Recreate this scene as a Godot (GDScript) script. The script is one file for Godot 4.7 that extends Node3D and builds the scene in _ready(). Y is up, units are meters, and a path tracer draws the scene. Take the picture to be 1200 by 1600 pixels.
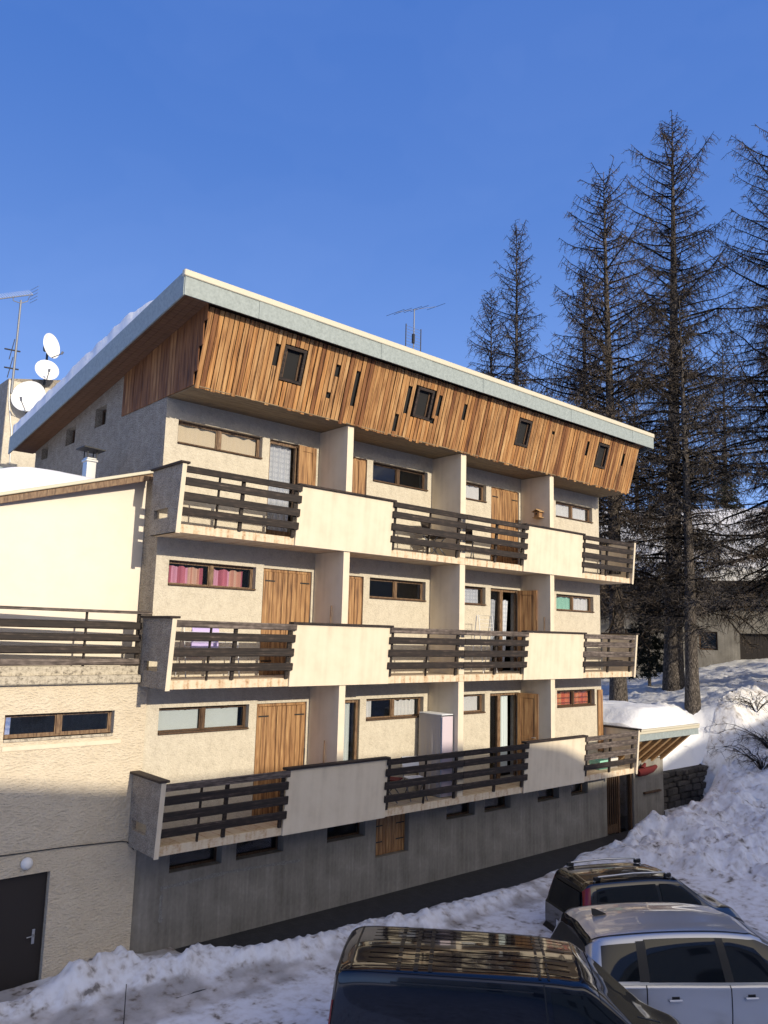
extends Node3D
# Balcony apartment block in the snow. x runs along the facade, y up, z out of the facade; metres.

var M := {}
var used := {}
var cache := {}
var rng := RandomNumberGenerator.new()
var n_a := FastNoiseLite.new()
var n_b := FastNoiseLite.new()
var n_c := FastNoiseLite.new()

const BASE := [1.9, 4.58, 7.26]      # underside of the three balcony slabs
const BD := 0.97                     # balcony depth
const XR := 14.29                    # right corner of the main block

# ---------------------------------------------------------------- set up
func _ready() -> void:
	rng.seed = 7
	setup_view()
	setup_materials()
	build_ground()
	build_main_block()
	build_annex()
	build_entrance()
	build_rear_block()
	build_opposite_house()
	build_hill_house()
	build_retaining_wall()
	build_trees()
	build_cars()
	build_roof_things()
	build_balcony_things()

func setup_view() -> void:
	var yaw := deg_to_rad(41.5)
	var pit := deg_to_rad(8.75)
	var rol := deg_to_rad(1.52)
	var fwd := Vector3(sin(yaw) * cos(pit), sin(pit), -cos(yaw) * cos(pit))
	var r := Vector3(cos(yaw), 0, sin(yaw))
	var u := r.cross(fwd)
	var r2 := r * cos(rol) + u * sin(rol)
	var u2 := u * cos(rol) - r * sin(rol)
	var cam := Camera3D.new()
	cam.name = "camera"
	add_child(cam)
	cam.transform = Transform3D(Basis(r2, u2, -fwd), Vector3(-6.5, 5.6, 13.6))
	cam.fov = rad_to_deg(2.0 * atan(800.0 / 1240.0))
	cam.near = 0.1
	cam.far = 900.0
	cam.current = true
	var env := Environment.new()
	env.background_mode = Environment.BG_SKY
	var sm := ProceduralSkyMaterial.new()
	sm.sky_top_color = Color(0.205, 0.37, 0.655)
	sm.sky_horizon_color = Color(0.60, 0.75, 0.985)
	sm.sky_curve = 0.20
	sm.ground_bottom_color = Color(0.32, 0.34, 0.40)
	sm.ground_horizon_color = Color(0.50, 0.60, 0.80)
	sm.ground_curve = 0.1
	sm.sun_angle_max = 80.0
	sm.sun_curve = 0.58
	sm.sky_cover = wisps()
	sm.sky_cover_modulate = Color(0.9, 0.93, 1.0, 1.0)
	var sky := Sky.new()
	sky.sky_material = sm
	env.sky = sky
	env.background_energy_multiplier = 1.45
	env.tonemap_mode = Environment.TONE_MAPPER_LINEAR
	env.tonemap_exposure = 1.0
	env.sdfgi_enabled = true
	env.ssao_enabled = true
	env.ssil_enabled = true
	var we := WorldEnvironment.new()
	we.name = "world_environment"
	we.environment = env
	add_child(we)
	var sun := DirectionalLight3D.new()
	sun.name = "sun"
	sun.light_energy = 1.4
	sun.light_color = Color(1.0, 0.945, 0.85)
	sun.light_angular_distance = 0.53
	sun.shadow_enabled = true
	add_child(sun)
	var to_sun := Vector3(0.022, 0.345, 1.0).normalized()
	sun.look_at_from_position(to_sun * 50.0, Vector3.ZERO, Vector3.UP)

# thin high cirrus: faint streaks of cloud all round the sky
func wisps() -> ImageTexture:
	var a := stretched(70, 0.012, 1024, 512, 340, 512, 5)
	var b := nz(71, 0.006, 1024, 512, 3)
	var m := mixed([a, b], [0.6, 0.4], 1.5)
	var src := m.get_data()
	var o := PackedByteArray()
	o.resize(src.size() * 4)
	for i in src.size():
		o[i * 4] = 255
		o[i * 4 + 1] = 255
		o[i * 4 + 2] = 255
		o[i * 4 + 3] = clampi(int(maxf(0.0, src[i] - 110.0) * 0.05), 0, 255)
	return ImageTexture.create_from_image(Image.create_from_data(1024, 512, false, Image.FORMAT_RGBA8, o))

# ---------------------------------------------------------------- textures and materials
func nz(sd: int, freq: float, w := 512, h := 512, octaves := 4, kind := FastNoiseLite.TYPE_SIMPLEX_SMOOTH, ridged := false) -> Image:
	var f := FastNoiseLite.new()
	f.seed = sd
	f.frequency = freq
	f.noise_type = kind
	f.fractal_octaves = octaves
	f.fractal_type = FastNoiseLite.FRACTAL_RIDGED if ridged else FastNoiseLite.FRACTAL_FBM
	var im := f.get_seamless_image(w, h, false, false, 0.15, true)
	im.convert(Image.FORMAT_L8)
	return im

func stretched(sd: int, freq: float, w: int, h: int, low_w: int, low_h: int, octaves := 3, ridged := false) -> Image:
	var im := nz(sd, freq, low_w, low_h, octaves, FastNoiseLite.TYPE_SIMPLEX_SMOOTH, ridged)
	im.resize(w, h, Image.INTERPOLATE_CUBIC)
	return im

func lin(r: float, g: float, b: float) -> Color:
	return Color(r, g, b).linear_to_srgb()

func mixed(layers: Array, weights: Array, gain := 1.0, bias := 0.0) -> Image:
	var w: int = layers[0].get_width()
	var h: int = layers[0].get_height()
	var outb := PackedByteArray()
	outb.resize(w * h)
	var d := []
	for l in layers:
		d.append(l.get_data())
	var a: PackedByteArray = d[0]
	var b: PackedByteArray = d[1] if d.size() > 1 else d[0]
	var c: PackedByteArray = d[2] if d.size() > 2 else d[0]
	var wa: float = weights[0] * gain
	var wb: float = (weights[1] if d.size() > 1 else 0.0) * gain
	var wc: float = (weights[2] if d.size() > 2 else 0.0) * gain
	var k: float = 127.5 - 127.5 * gain + bias * 255.0
	for i in w * h:
		outb[i] = clampi(int(a[i] * wa + b[i] * wb + c[i] * wc + k), 0, 255)
	return Image.create_from_data(w, h, false, Image.FORMAT_L8, outb)

func ramped(im: Image, offsets: Array, colors: Array) -> ImageTexture:
	var g := Gradient.new()
	g.offsets = PackedFloat32Array(offsets)
	g.colors = PackedColorArray(colors)
	var lut := PackedByteArray()
	lut.resize(768)
	for i in 256:
		var c := g.sample(i / 255.0).linear_to_srgb()
		lut[i * 3] = clampi(int(c.r * 255.0), 0, 255)
		lut[i * 3 + 1] = clampi(int(c.g * 255.0), 0, 255)
		lut[i * 3 + 2] = clampi(int(c.b * 255.0), 0, 255)
	var src := im.get_data()
	var o := PackedByteArray()
	o.resize(src.size() * 3)
	for i in src.size():
		var v := src[i] * 3
		o[i * 3] = lut[v]
		o[i * 3 + 1] = lut[v + 1]
		o[i * 3 + 2] = lut[v + 2]
	return ImageTexture.create_from_image(Image.create_from_data(im.get_width(), im.get_height(), false, Image.FORMAT_RGB8, o))

func flat(key: String, c: Color, rough := 0.8, metal := 0.0) -> StandardMaterial3D:
	var m := StandardMaterial3D.new()
	m.resource_name = key
	m.albedo_color = c
	m.roughness = rough
	m.metallic = metal
	M[key] = m
	return m

func textured(key: String, tex: Texture2D, tile: Vector3, rough := 0.9, height: Texture2D = null, relief := 1.0, tint := Color(1, 1, 1)) -> StandardMaterial3D:
	var m := flat(key, tint, rough)
	m.albedo_texture = tex
	m.uv1_triplanar = true
	m.uv1_world_triplanar = true
	m.uv1_triplanar_sharpness = 8.0
	m.uv1_scale = Vector3(1.0 / tile.x, 1.0 / tile.y, 1.0 / tile.z)
	if height:
		m.heightmap_enabled = true
		m.heightmap_texture = height
		m.heightmap_scale = relief
	return m

func setup_materials() -> void:
	var fine := nz(1, 0.06, 512, 512, 5)
	var mid := nz(2, 0.02, 512, 512, 4)
	var big := nz(3, 0.006, 512, 512, 4)
	var cells := nz(4, 0.05, 512, 512, 2, FastNoiseLite.TYPE_CELLULAR)
	# sun-bleached and streaked larch boards, grain upright
	var g1 := stretched(10, 0.10, 512, 512, 512, 14, 4)
	var g2 := stretched(11, 0.03, 512, 512, 512, 40, 3)
	var g3 := stretched(12, 0.014, 512, 512, 512, 200, 4)
	var grain := mixed([g1, g2, g3], [0.42, 0.22, 0.36], 2.1)
	var up_tex := ramped(grain, [0.0, 0.25, 0.5, 0.75, 1.0], [Color(0.09, 0.04, 0.014), Color(0.28, 0.137, 0.05), Color(0.41, 0.222, 0.088), Color(0.49, 0.285, 0.12), Color(0.56, 0.37, 0.18)])
	var gh := ImageTexture.create_from_image(g1)
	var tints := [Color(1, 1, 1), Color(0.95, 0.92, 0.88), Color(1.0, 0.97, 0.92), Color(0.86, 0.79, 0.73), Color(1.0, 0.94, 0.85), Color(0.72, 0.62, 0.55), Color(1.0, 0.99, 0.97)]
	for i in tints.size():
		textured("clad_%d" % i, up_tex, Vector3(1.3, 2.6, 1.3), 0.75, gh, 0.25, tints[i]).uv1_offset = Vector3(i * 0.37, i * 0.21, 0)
	# warm varnished doors and shutters
	var door_tex := ramped(mixed([g2, g1, g3], [0.4, 0.25, 0.35], 2.0), [0.0, 0.3, 0.65, 1.0], [Color(0.09, 0.042, 0.018), Color(0.23, 0.115, 0.046), Color(0.36, 0.20, 0.085), Color(0.47, 0.29, 0.135)])
	textured("door_wood", door_tex, Vector3(0.9, 2.2, 0.9), 0.55, gh, 0.1)
	textured("frame_wood", door_tex, Vector3(0.5, 0.5, 0.5), 0.6, null, 0, Color(0.78, 0.82, 0.92))
	textured("frame_worn", door_tex, Vector3(0.5, 0.5, 0.5), 0.75, null, 0, Color(0.56, 0.56, 0.60))
	# blackened, greyed railing planks, grain level
	var r1 := g1.duplicate() as Image
	r1.rotate_90(CLOCKWISE)
	var r2 := g2.duplicate() as Image
	r2.rotate_90(CLOCKWISE)
	var plank := mixed([r1, r2, mid], [0.4, 0.3, 0.3], 1.8)
	var plank_tex := ramped(plank, [0.0, 0.45, 0.7, 0.88, 1.0], [Color(0.006, 0.004, 0.003), Color(0.016, 0.010, 0.007), Color(0.032, 0.021, 0.015), Color(0.075, 0.054, 0.042), Color(0.17, 0.135, 0.11)])
	var ph := ImageTexture.create_from_image(r1)
	textured("rail_dark", plank_tex, Vector3(2.4, 0.9, 0.9), 0.7, ph, 0.3)
	textured("rail_mid", plank_tex, Vector3(2.2, 0.8, 0.8), 0.75, ph, 0.3, Color(1, 1, 1)).albedo_color = Color(1.0, 1.0, 1.0)
	M.rail_mid.uv1_offset = Vector3(0.3, 0.4, 0.1)
	var grey_tex := ramped(plank, [0.0, 0.3, 0.6, 1.0], [Color(0.018, 0.013, 0.011), Color(0.06, 0.046, 0.039), Color(0.13, 0.103, 0.088), Color(0.29, 0.24, 0.205)])
	textured("rail_grey", grey_tex, Vector3(2.2, 0.8, 0.8), 0.8, ph, 0.35)
	textured("cap_wood", grey_tex, Vector3(2.0, 0.7, 0.7), 0.8, ph, 0.3, Color(0.55, 0.5, 0.48))
	textured("soffit_wood", ramped(mixed([r2, r1, mid], [0.4, 0.3, 0.3], 1.3), [0.0, 0.5, 1.0], [Color(0.12, 0.085, 0.05), Color(0.24, 0.18, 0.105), Color(0.34, 0.27, 0.17)]), Vector3(2.5, 0.8, 0.8), 0.85)
	textured("eave_wood", ramped(mixed([r2, r1, mid], [0.4, 0.3, 0.3], 1.3), [0.0, 0.5, 1.0], [Color(0.09, 0.042, 0.021), Color(0.17, 0.085, 0.043), Color(0.25, 0.135, 0.07)]), Vector3(2.5, 0.8, 0.8), 0.85)
	textured("rafter_wood", ramped(mixed([r2, r1, mid], [0.4, 0.3, 0.3], 1.3), [0.0, 0.5, 1.0], [Color(0.26, 0.15, 0.065), Color(0.44, 0.28, 0.13), Color(0.56, 0.39, 0.20)]), Vector3(0.7, 0.7, 1.8), 0.7)
	# renders
	var grit := nz(20, 0.045, 512, 512, 3)
	var rough_h := mixed([grit, cells, fine], [0.45, 0.3, 0.25], 1.5)
	var rough_ht := ImageTexture.create_from_image(rough_h)
	textured("roughcast", ramped(mixed([rough_h, big], [0.75, 0.25], 1.3), [0.0, 0.4, 0.75, 1.0], [Color(0.13, 0.11, 0.085), Color(0.31, 0.27, 0.215), Color(0.44, 0.39, 0.315), Color(0.58, 0.53, 0.435)]), Vector3(0.9, 0.9, 0.9), 0.95, rough_ht, 3.2)
	var fine_h := mixed([fine, grit], [0.6, 0.4], 1.3)
	textured("stucco", ramped(mixed([fine_h, mid, big], [0.45, 0.3, 0.25], 1.2), [0.0, 0.4, 0.7, 1.0], [Color(0.38, 0.34, 0.265), Color(0.53, 0.48, 0.385), Color(0.60, 0.55, 0.445), Color(0.67, 0.62, 0.515)]), Vector3(1.1, 1.1, 1.1), 0.95, ImageTexture.create_from_image(fine_h), 0.8)
	# combed plaster of the annex: short slanting ridges
	var comb := stretched(23, 0.035, 512, 512, 310, 512, 4, true)
	var comb_h := mixed([comb, nz(24, 0.02, 512, 512, 3, FastNoiseLite.TYPE_SIMPLEX_SMOOTH, true), fine], [0.55, 0.3, 0.15], 1.3)
	textured("combed", ramped(mixed([comb_h, big, fine], [0.4, 0.35, 0.25], 1.0), [0.0, 0.35, 0.7, 1.0], [Color(0.48, 0.405, 0.295), Color(0.57, 0.49, 0.365), Color(0.63, 0.55, 0.42), Color(0.68, 0.605, 0.47)]), Vector3(1.9, 1.35, 1.9), 0.95, ImageTexture.create_from_image(comb_h), 2.3)
	var smooth_h := mixed([mid, fine], [0.6, 0.4], 1.0)
	textured("cream", ramped(mixed([big, mid, stretched(32, 0.02, 512, 512, 512, 24, 3)], [0.4, 0.2, 0.4], 1.2), [0.0, 0.18, 0.5, 1.0], [Color(0.50, 0.43, 0.33), Color(0.63, 0.545, 0.41), Color(0.70, 0.61, 0.465), Color(0.74, 0.655, 0.51)]), Vector3(2.7, 2.7, 2.7), 0.9, ImageTexture.create_from_image(smooth_h), 0.15)
	textured("white_render", ramped(mixed([big, mid, fine], [0.5, 0.3, 0.2], 0.8), [0.0, 0.5, 1.0], [Color(0.70, 0.63, 0.52), Color(0.75, 0.685, 0.575), Color(0.79, 0.73, 0.62)]), Vector3(3.1, 3.1, 3.1), 0.9, ImageTexture.create_from_image(smooth_h), 0.12)
	# slab edge with rust and water runs
	var run := stretched(30, 0.03, 512, 512, 512, 30, 3)
	textured("slab_edge", ramped(mixed([run, mid, fine], [0.55, 0.25, 0.2], 1.7), [0.0, 0.22, 0.5, 1.0], [Color(0.30, 0.17, 0.09), Color(0.52, 0.37, 0.23), Color(0.63, 0.52, 0.37), Color(0.70, 0.61, 0.46)]), Vector3(1.7, 1.2, 1.7), 0.92)
	textured("ledge_dirty", ramped(mixed([mid, fine, run], [0.4, 0.3, 0.3], 1.5), [0.0, 0.25, 0.5, 1.0], [Color(0.05, 0.045, 0.035), Color(0.24, 0.21, 0.165), Color(0.46, 0.41, 0.32), Color(0.58, 0.53, 0.43)]), Vector3(1.3, 0.9, 1.3), 0.95, ImageTexture.create_from_image(fine), 0.6)
	# board-marked concrete
	var run2 := stretched(31, 0.05, 512, 512, 512, 20, 4)
	textured("concrete", ramped(mixed([run2, big, fine], [0.3, 0.5, 0.2], 1.4), [0.0, 0.35, 0.7, 1.0], [Color(0.14, 0.13, 0.113), Color(0.20, 0.188, 0.166), Color(0.25, 0.236, 0.21), Color(0.32, 0.305, 0.275)]), Vector3(2.6, 3.4, 2.6), 0.9, ImageTexture.create_from_image(run2), 0.35)
	textured("lime", ramped(mixed([run2, mid, fine], [0.3, 0.3, 0.4], 1.6), [0.0, 0.45, 1.0], [Color(0.13, 0.128, 0.12), Color(0.20, 0.198, 0.19), Color(0.33, 0.33, 0.32)]), Vector3(0.8, 0.8, 0.8), 0.95)
	# roof metal
	textured("zinc", ramped(mixed([cells, mid, fine], [0.4, 0.35, 0.25], 1.2), [0.0, 0.5, 1.0], [Color(0.20, 0.235, 0.23), Color(0.28, 0.325, 0.32), Color(0.36, 0.41, 0.40)]), Vector3(1.6, 1.6, 1.6), 0.6)
	flat("trim_cream", lin(0.56, 0.52, 0.40), 0.5)
	flat("steel", lin(0.55, 0.56, 0.57), 0.3, 0.9)
	flat("mast_steel", lin(0.20, 0.21, 0.23), 0.5, 0.3)
	flat("black_metal", lin(0.015, 0.015, 0.016), 0.5)
	flat("dish_white", lin(0.78, 0.78, 0.76), 0.4)
	flat("void", lin(0.012, 0.012, 0.013), 0.9)
	flat("interior", lin(0.03, 0.027, 0.025), 0.95)
	flat("door_dark", lin(0.022, 0.017, 0.015), 0.6)
	# ground
	var sn := mixed([mid, fine, big], [0.4, 0.35, 0.25], 1.0)
	textured("snow", ramped(sn, [0.0, 0.5, 1.0], [Color(0.80, 0.81, 0.83), Color(0.84, 0.85, 0.86), Color(0.88, 0.88, 0.89)]), Vector3(1.6, 1.6, 1.6), 0.85, ImageTexture.create_from_image(sn), 1.4)
	var dirt := mixed([nz(40, 0.03, 512, 512, 5), fine, nz(41, 0.012, 512, 512, 4)], [0.4, 0.2, 0.4], 1.9)
	textured("bank_snow", ramped(dirt, [0.0, 0.12, 0.3, 0.6, 1.0], [Color(0.20, 0.175, 0.15), Color(0.46, 0.42, 0.375), Color(0.70, 0.675, 0.645), Color(0.82, 0.815, 0.81), Color(0.88, 0.88, 0.88)]), Vector3(3.4, 3.4, 3.4), 0.9, ImageTexture.create_from_image(sn), 2.0)
	textured("drive_snow", M.bank_snow.albedo_texture, Vector3(3.4, 3.4, 3.4), 0.85, ImageTexture.create_from_image(sn), 0.5).vertex_color_use_as_albedo = true
	var slush := mixed([nz(42, 0.035, 512, 512, 5), nz(43, 0.011, 512, 512, 4), fine], [0.4, 0.35, 0.25], 1.9)
	textured("road_snow", ramped(slush, [0.0, 0.2, 0.45, 0.75, 1.0], [Color(0.17, 0.145, 0.12), Color(0.32, 0.285, 0.25), Color(0.46, 0.43, 0.40), Color(0.60, 0.58, 0.56), Color(0.74, 0.735, 0.73)]), Vector3(4.3, 4.3, 4.3), 0.8, ImageTexture.create_from_image(slush), 0.9)
	textured("asphalt", ramped(mixed([fine, mid, big], [0.4, 0.3, 0.3], 1.4), [0.0, 0.6, 1.0], [Color(0.014, 0.014, 0.015), Color(0.032, 0.032, 0.034), Color(0.06, 0.06, 0.062)]), Vector3(1.2, 1.2, 1.2), 0.6, ImageTexture.create_from_image(fine), 0.5)
	textured("roof_snow", ramped(sn, [0.0, 0.5, 1.0], [Color(0.80, 0.81, 0.83), Color(0.84, 0.85, 0.86), Color(0.88, 0.88, 0.89)]), Vector3(1.1, 1.1, 1.1), 0.85, ImageTexture.create_from_image(sn), 1.6)
	# trees
	var bk := stretched(50, 0.06, 512, 512, 512, 110, 4, true)
	textured("bark", ramped(mixed([bk, mid, fine], [0.6, 0.2, 0.2], 2.2), [0.0, 0.4, 0.7, 1.0], [Color(0.012, 0.010, 0.008), Color(0.04, 0.032, 0.026), Color(0.12, 0.10, 0.083), Color(0.26, 0.225, 0.19)]), Vector3(1.1, 2.0, 1.1), 0.95, ImageTexture.create_from_image(bk), 5.0)
	flat("twig_brown", lin(0.135, 0.105, 0.078), 0.95)
	flat("twig_grey", lin(0.14, 0.118, 0.098), 0.95)
	flat("twig_far", lin(0.10, 0.086, 0.073), 0.95)
	flat("needles", lin(0.030, 0.036, 0.014), 0.9)
	flat("needles_dark", lin(0.016, 0.021, 0.012), 0.9)
	for i in 5:
		var t: float = [0.6, 0.8, 1.0, 1.2, 0.45][i]
		textured("stone_%d" % i, ramped(mixed([mid, fine, cells], [0.4, 0.3, 0.3], 1.4), [0.0, 0.5, 1.0], [Color(0.03, 0.027, 0.024) * t, Color(0.07, 0.062, 0.054) * t, Color(0.13, 0.118, 0.10) * t]), Vector3(0.7, 0.7, 0.7), 0.95, ImageTexture.create_from_image(fine), 1.2)
	# glass and cloth
	var gl := flat("glass", Color(0.10, 0.11, 0.12, 0.10), 0.03)
	gl.transparency = BaseMaterial3D.TRANSPARENCY_ALPHA
	gl.metallic_specular = 0.45
	cloth("cloth_cream", lin(0.66, 0.56, 0.40))
	cloth("cloth_white", lin(0.72, 0.74, 0.76))
	cloth("cloth_blue_white", lin(0.60, 0.68, 0.70))
	cloth("cloth_mint", lin(0.30, 0.62, 0.50))
	cloth("cloth_grey", lin(0.42, 0.39, 0.37))
	cloth("cloth_lilac", lin(0.50, 0.42, 0.72))
	cloth("cloth_red", lin(0.11, 0.012, 0.014))
	cloth("cover_pink", lin(0.56, 0.48, 0.52))
	M.cloth_pink = cloth("cloth_pink", Color(1, 1, 1))
	M.cloth_pink.albedo_texture = stripes([lin(0.42, 0.12, 0.18), lin(0.60, 0.22, 0.34), lin(0.58, 0.30, 0.24), lin(0.66, 0.33, 0.48), lin(0.55, 0.18, 0.26), lin(0.64, 0.42, 0.34)], 9, 0)
	M.cloth_check = cloth("cloth_check", Color(1, 1, 1))
	M.cloth_check.albedo_texture = stripes([lin(0.70, 0.22, 0.10), lin(0.74, 0.36, 0.16), lin(0.60, 0.14, 0.07)], 10, 5)
	M.cloth_lace = cloth("cloth_lace", Color(1, 1, 1))
	M.cloth_lace.albedo_texture = lace()

func cloth(key: String, c: Color) -> StandardMaterial3D:
	var m := flat(key, c, 0.95)
	m.cull_mode = BaseMaterial3D.CULL_DISABLED
	return m

func stripes(cols: Array, n: int, cross: int) -> ImageTexture:
	var im := Image.create(256, 256, false, Image.FORMAT_RGB8)
	var r := RandomNumberGenerator.new()
	r.seed = 3
	var x := 0
	while x < 256:
		var w := r.randi_range(256 / n / 2, 256 / n)
		im.fill_rect(Rect2i(x, 0, w, 256), cols[r.randi() % cols.size()])
		x += w
	if cross:
		for k in cross:
			for i in 256:
				for j in 14:
					var y := k * 256 / cross + j
					im.set_pixel(i, y, im.get_pixel(i, y).darkened(0.35))
	return ImageTexture.create_from_image(im)

func lace() -> ImageTexture:
	var im := Image.create(256, 256, false, Image.FORMAT_RGB8)
	im.fill(lin(0.46, 0.50, 0.58))
	for cy in 8:
		for cx in 8:
			for a in 40:
				var t := a * TAU / 40.0
				for rr in [7.0, 8.5, 10.0, 3.0]:
					var p := Vector2(cx * 32 + 16 + cos(t) * rr, cy * 32 + 16 + sin(t) * rr)
					im.set_pixel(clampi(int(p.x), 0, 255), clampi(int(p.y), 0, 255), lin(0.85, 0.87, 0.88))
	return ImageTexture.create_from_image(im)

# ---------------------------------------------------------------- object helpers
func numbered(called: String) -> String:
	used[called] = used.get(called, 0) + 1
	return called if used[called] == 1 else "%s_%03d" % [called, used[called] - 1]

func thing(called: String, label: String, category: String, at := Vector3.ZERO, group := "") -> Node3D:
	var o := Node3D.new()
	o.name = numbered(called)
	add_child(o)
	o.position = at
	meta(o, label, category, group)
	return o

func meta(o: Node, label: String, category: String, group := "") -> void:
	o.set_meta("label", label)
	o.set_meta("category", category)
	if group:
		o.set_meta("group", group)

func lone(called: String, mesh: Mesh, mat: String, label: String, category: String, group := "", at := Vector3.ZERO) -> MeshInstance3D:
	var o := MeshInstance3D.new()
	o.name = numbered(called)
	o.mesh = mesh
	o.material_override = M[mat]
	add_child(o)
	o.position = at
	meta(o, label, category, group)
	return o

func setting(called: String, mesh: Mesh, mat: String) -> MeshInstance3D:
	var o := MeshInstance3D.new()
	o.name = numbered(called)
	o.mesh = mesh
	o.material_override = M[mat]
	add_child(o)
	o.set_meta("kind", "structure")
	return o

func part(parent: Node3D, called: String, mesh: Mesh, mat: String, at := Vector3.ZERO) -> MeshInstance3D:
	var o := MeshInstance3D.new()
	o.name = called
	o.mesh = mesh
	o.material_override = M[mat]
	parent.add_child(o, true)
	o.position = at
	return o

func tool() -> SurfaceTool:
	var st := SurfaceTool.new()
	st.begin(Mesh.PRIMITIVE_TRIANGLES)
	st.set_smooth_group(-1)
	return st

func done(st: SurfaceTool) -> ArrayMesh:
	st.generate_normals()
	return st.commit()

func quad(st: SurfaceTool, a: Vector3, b: Vector3, c: Vector3, d: Vector3) -> void:
	for v in [[a, Vector2(0, 1)], [b, Vector2(0, 0)], [c, Vector2(1, 0)], [a, Vector2(0, 1)], [c, Vector2(1, 0)], [d, Vector2(1, 1)]]:
		st.set_uv(v[1])
		st.add_vertex(v[0])

# eight corners: bottom ring p0..p3 anticlockwise seen from above, top ring p4..p7
func hexa(st: SurfaceTool, p: Array) -> void:
	quad(st, p[0], p[4], p[5], p[1])
	quad(st, p[1], p[5], p[6], p[2])
	quad(st, p[2], p[6], p[7], p[3])
	quad(st, p[3], p[7], p[4], p[0])
	quad(st, p[4], p[7], p[6], p[5])
	quad(st, p[0], p[1], p[2], p[3])

func bx(st: SurfaceTool, lo: Vector3, hi: Vector3) -> void:
	hexa(st, [Vector3(lo.x, lo.y, hi.z), Vector3(lo.x, lo.y, lo.z), Vector3(hi.x, lo.y, lo.z), Vector3(hi.x, lo.y, hi.z), Vector3(lo.x, hi.y, hi.z), Vector3(lo.x, hi.y, lo.z), Vector3(hi.x, hi.y, lo.z), Vector3(hi.x, hi.y, hi.z)])

func boxm(lo: Vector3, hi: Vector3) -> ArrayMesh:
	var st := tool()
	bx(st, lo, hi)
	return done(st)

# box centred on its own origin with chamfered edges
func beam(size: Vector3, b := 0.006) -> ArrayMesh:
	var key := "b%.3f_%.3f_%.3f_%.3f" % [size.x, size.y, size.z, b]
	if cache.has(key):
		return cache[key]
	var st := tool()
	var h := size * 0.5
	var ax := [Vector3.RIGHT, Vector3.UP, Vector3.BACK]
	for k in 3:
		var n: Vector3 = ax[k]
		var u: Vector3 = ax[(k + 1) % 3]
		var v: Vector3 = ax[(k + 2) % 3]
		var hn := n.dot(h)
		var hu := u.dot(h) - b
		var hv := v.dot(h) - b
		for s in [1.0, -1.0]:
			var c: Vector3 = n * hn * s
			if s > 0:
				quad(st, c - u * hu - v * hv, c - u * hu + v * hv, c + u * hu + v * hv, c + u * hu - v * hv)
			else:
				quad(st, c - u * hu - v * hv, c + u * hu - v * hv, c + u * hu + v * hv, c - u * hu + v * hv)
			for t in [1.0, -1.0]:
				# chamfer between face n*s and face u*t, running along v
				var e0: Vector3 = n * hn * s + u * hu * t
				var e1: Vector3 = n * (hn - b) * s + u * (hu + b) * t
				if s * t > 0:
					quad(st, e0 - v * hv, e0 + v * hv, e1 + v * hv, e1 - v * hv)
				else:
					quad(st, e0 - v * hv, e1 - v * hv, e1 + v * hv, e0 + v * hv)
	var m := done(st)
	cache[key] = m
	return m

func tube_into(st: SurfaceTool, pts: Array, radii: Array, sides := 8, caps := true) -> void:
	var rings := []
	for i in pts.size():
		var d: Vector3 = (pts[mini(i + 1, pts.size() - 1)] - pts[maxi(i - 1, 0)]).normalized()
		var u := d.cross(Vector3.UP if absf(d.y) < 0.9 else Vector3.RIGHT).normalized()
		var w := d.cross(u)
		var ring := []
		for s in sides:
			var a := TAU * s / sides
			ring.append(pts[i] + (u * cos(a) + w * sin(a)) * radii[i])
		rings.append(ring)
	st.set_smooth_group(0)
	for i in pts.size() - 1:
		for s in sides:
			var n := (s + 1) % sides
			quad(st, rings[i][s], rings[i][n], rings[i + 1][n], rings[i + 1][s])
	st.set_smooth_group(-1)
	if caps:
		for e in [0, pts.size() - 1]:
			for s in range(1, sides - 1):
				st.add_vertex(rings[e][0])
				st.add_vertex(rings[e][s if e else s + 1])
				st.add_vertex(rings[e][s + 1 if e else s])

func tube(pts: Array, radii: Array, sides := 8) -> ArrayMesh:
	var st := tool()
	tube_into(st, pts, radii, sides)
	return done(st)

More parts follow.
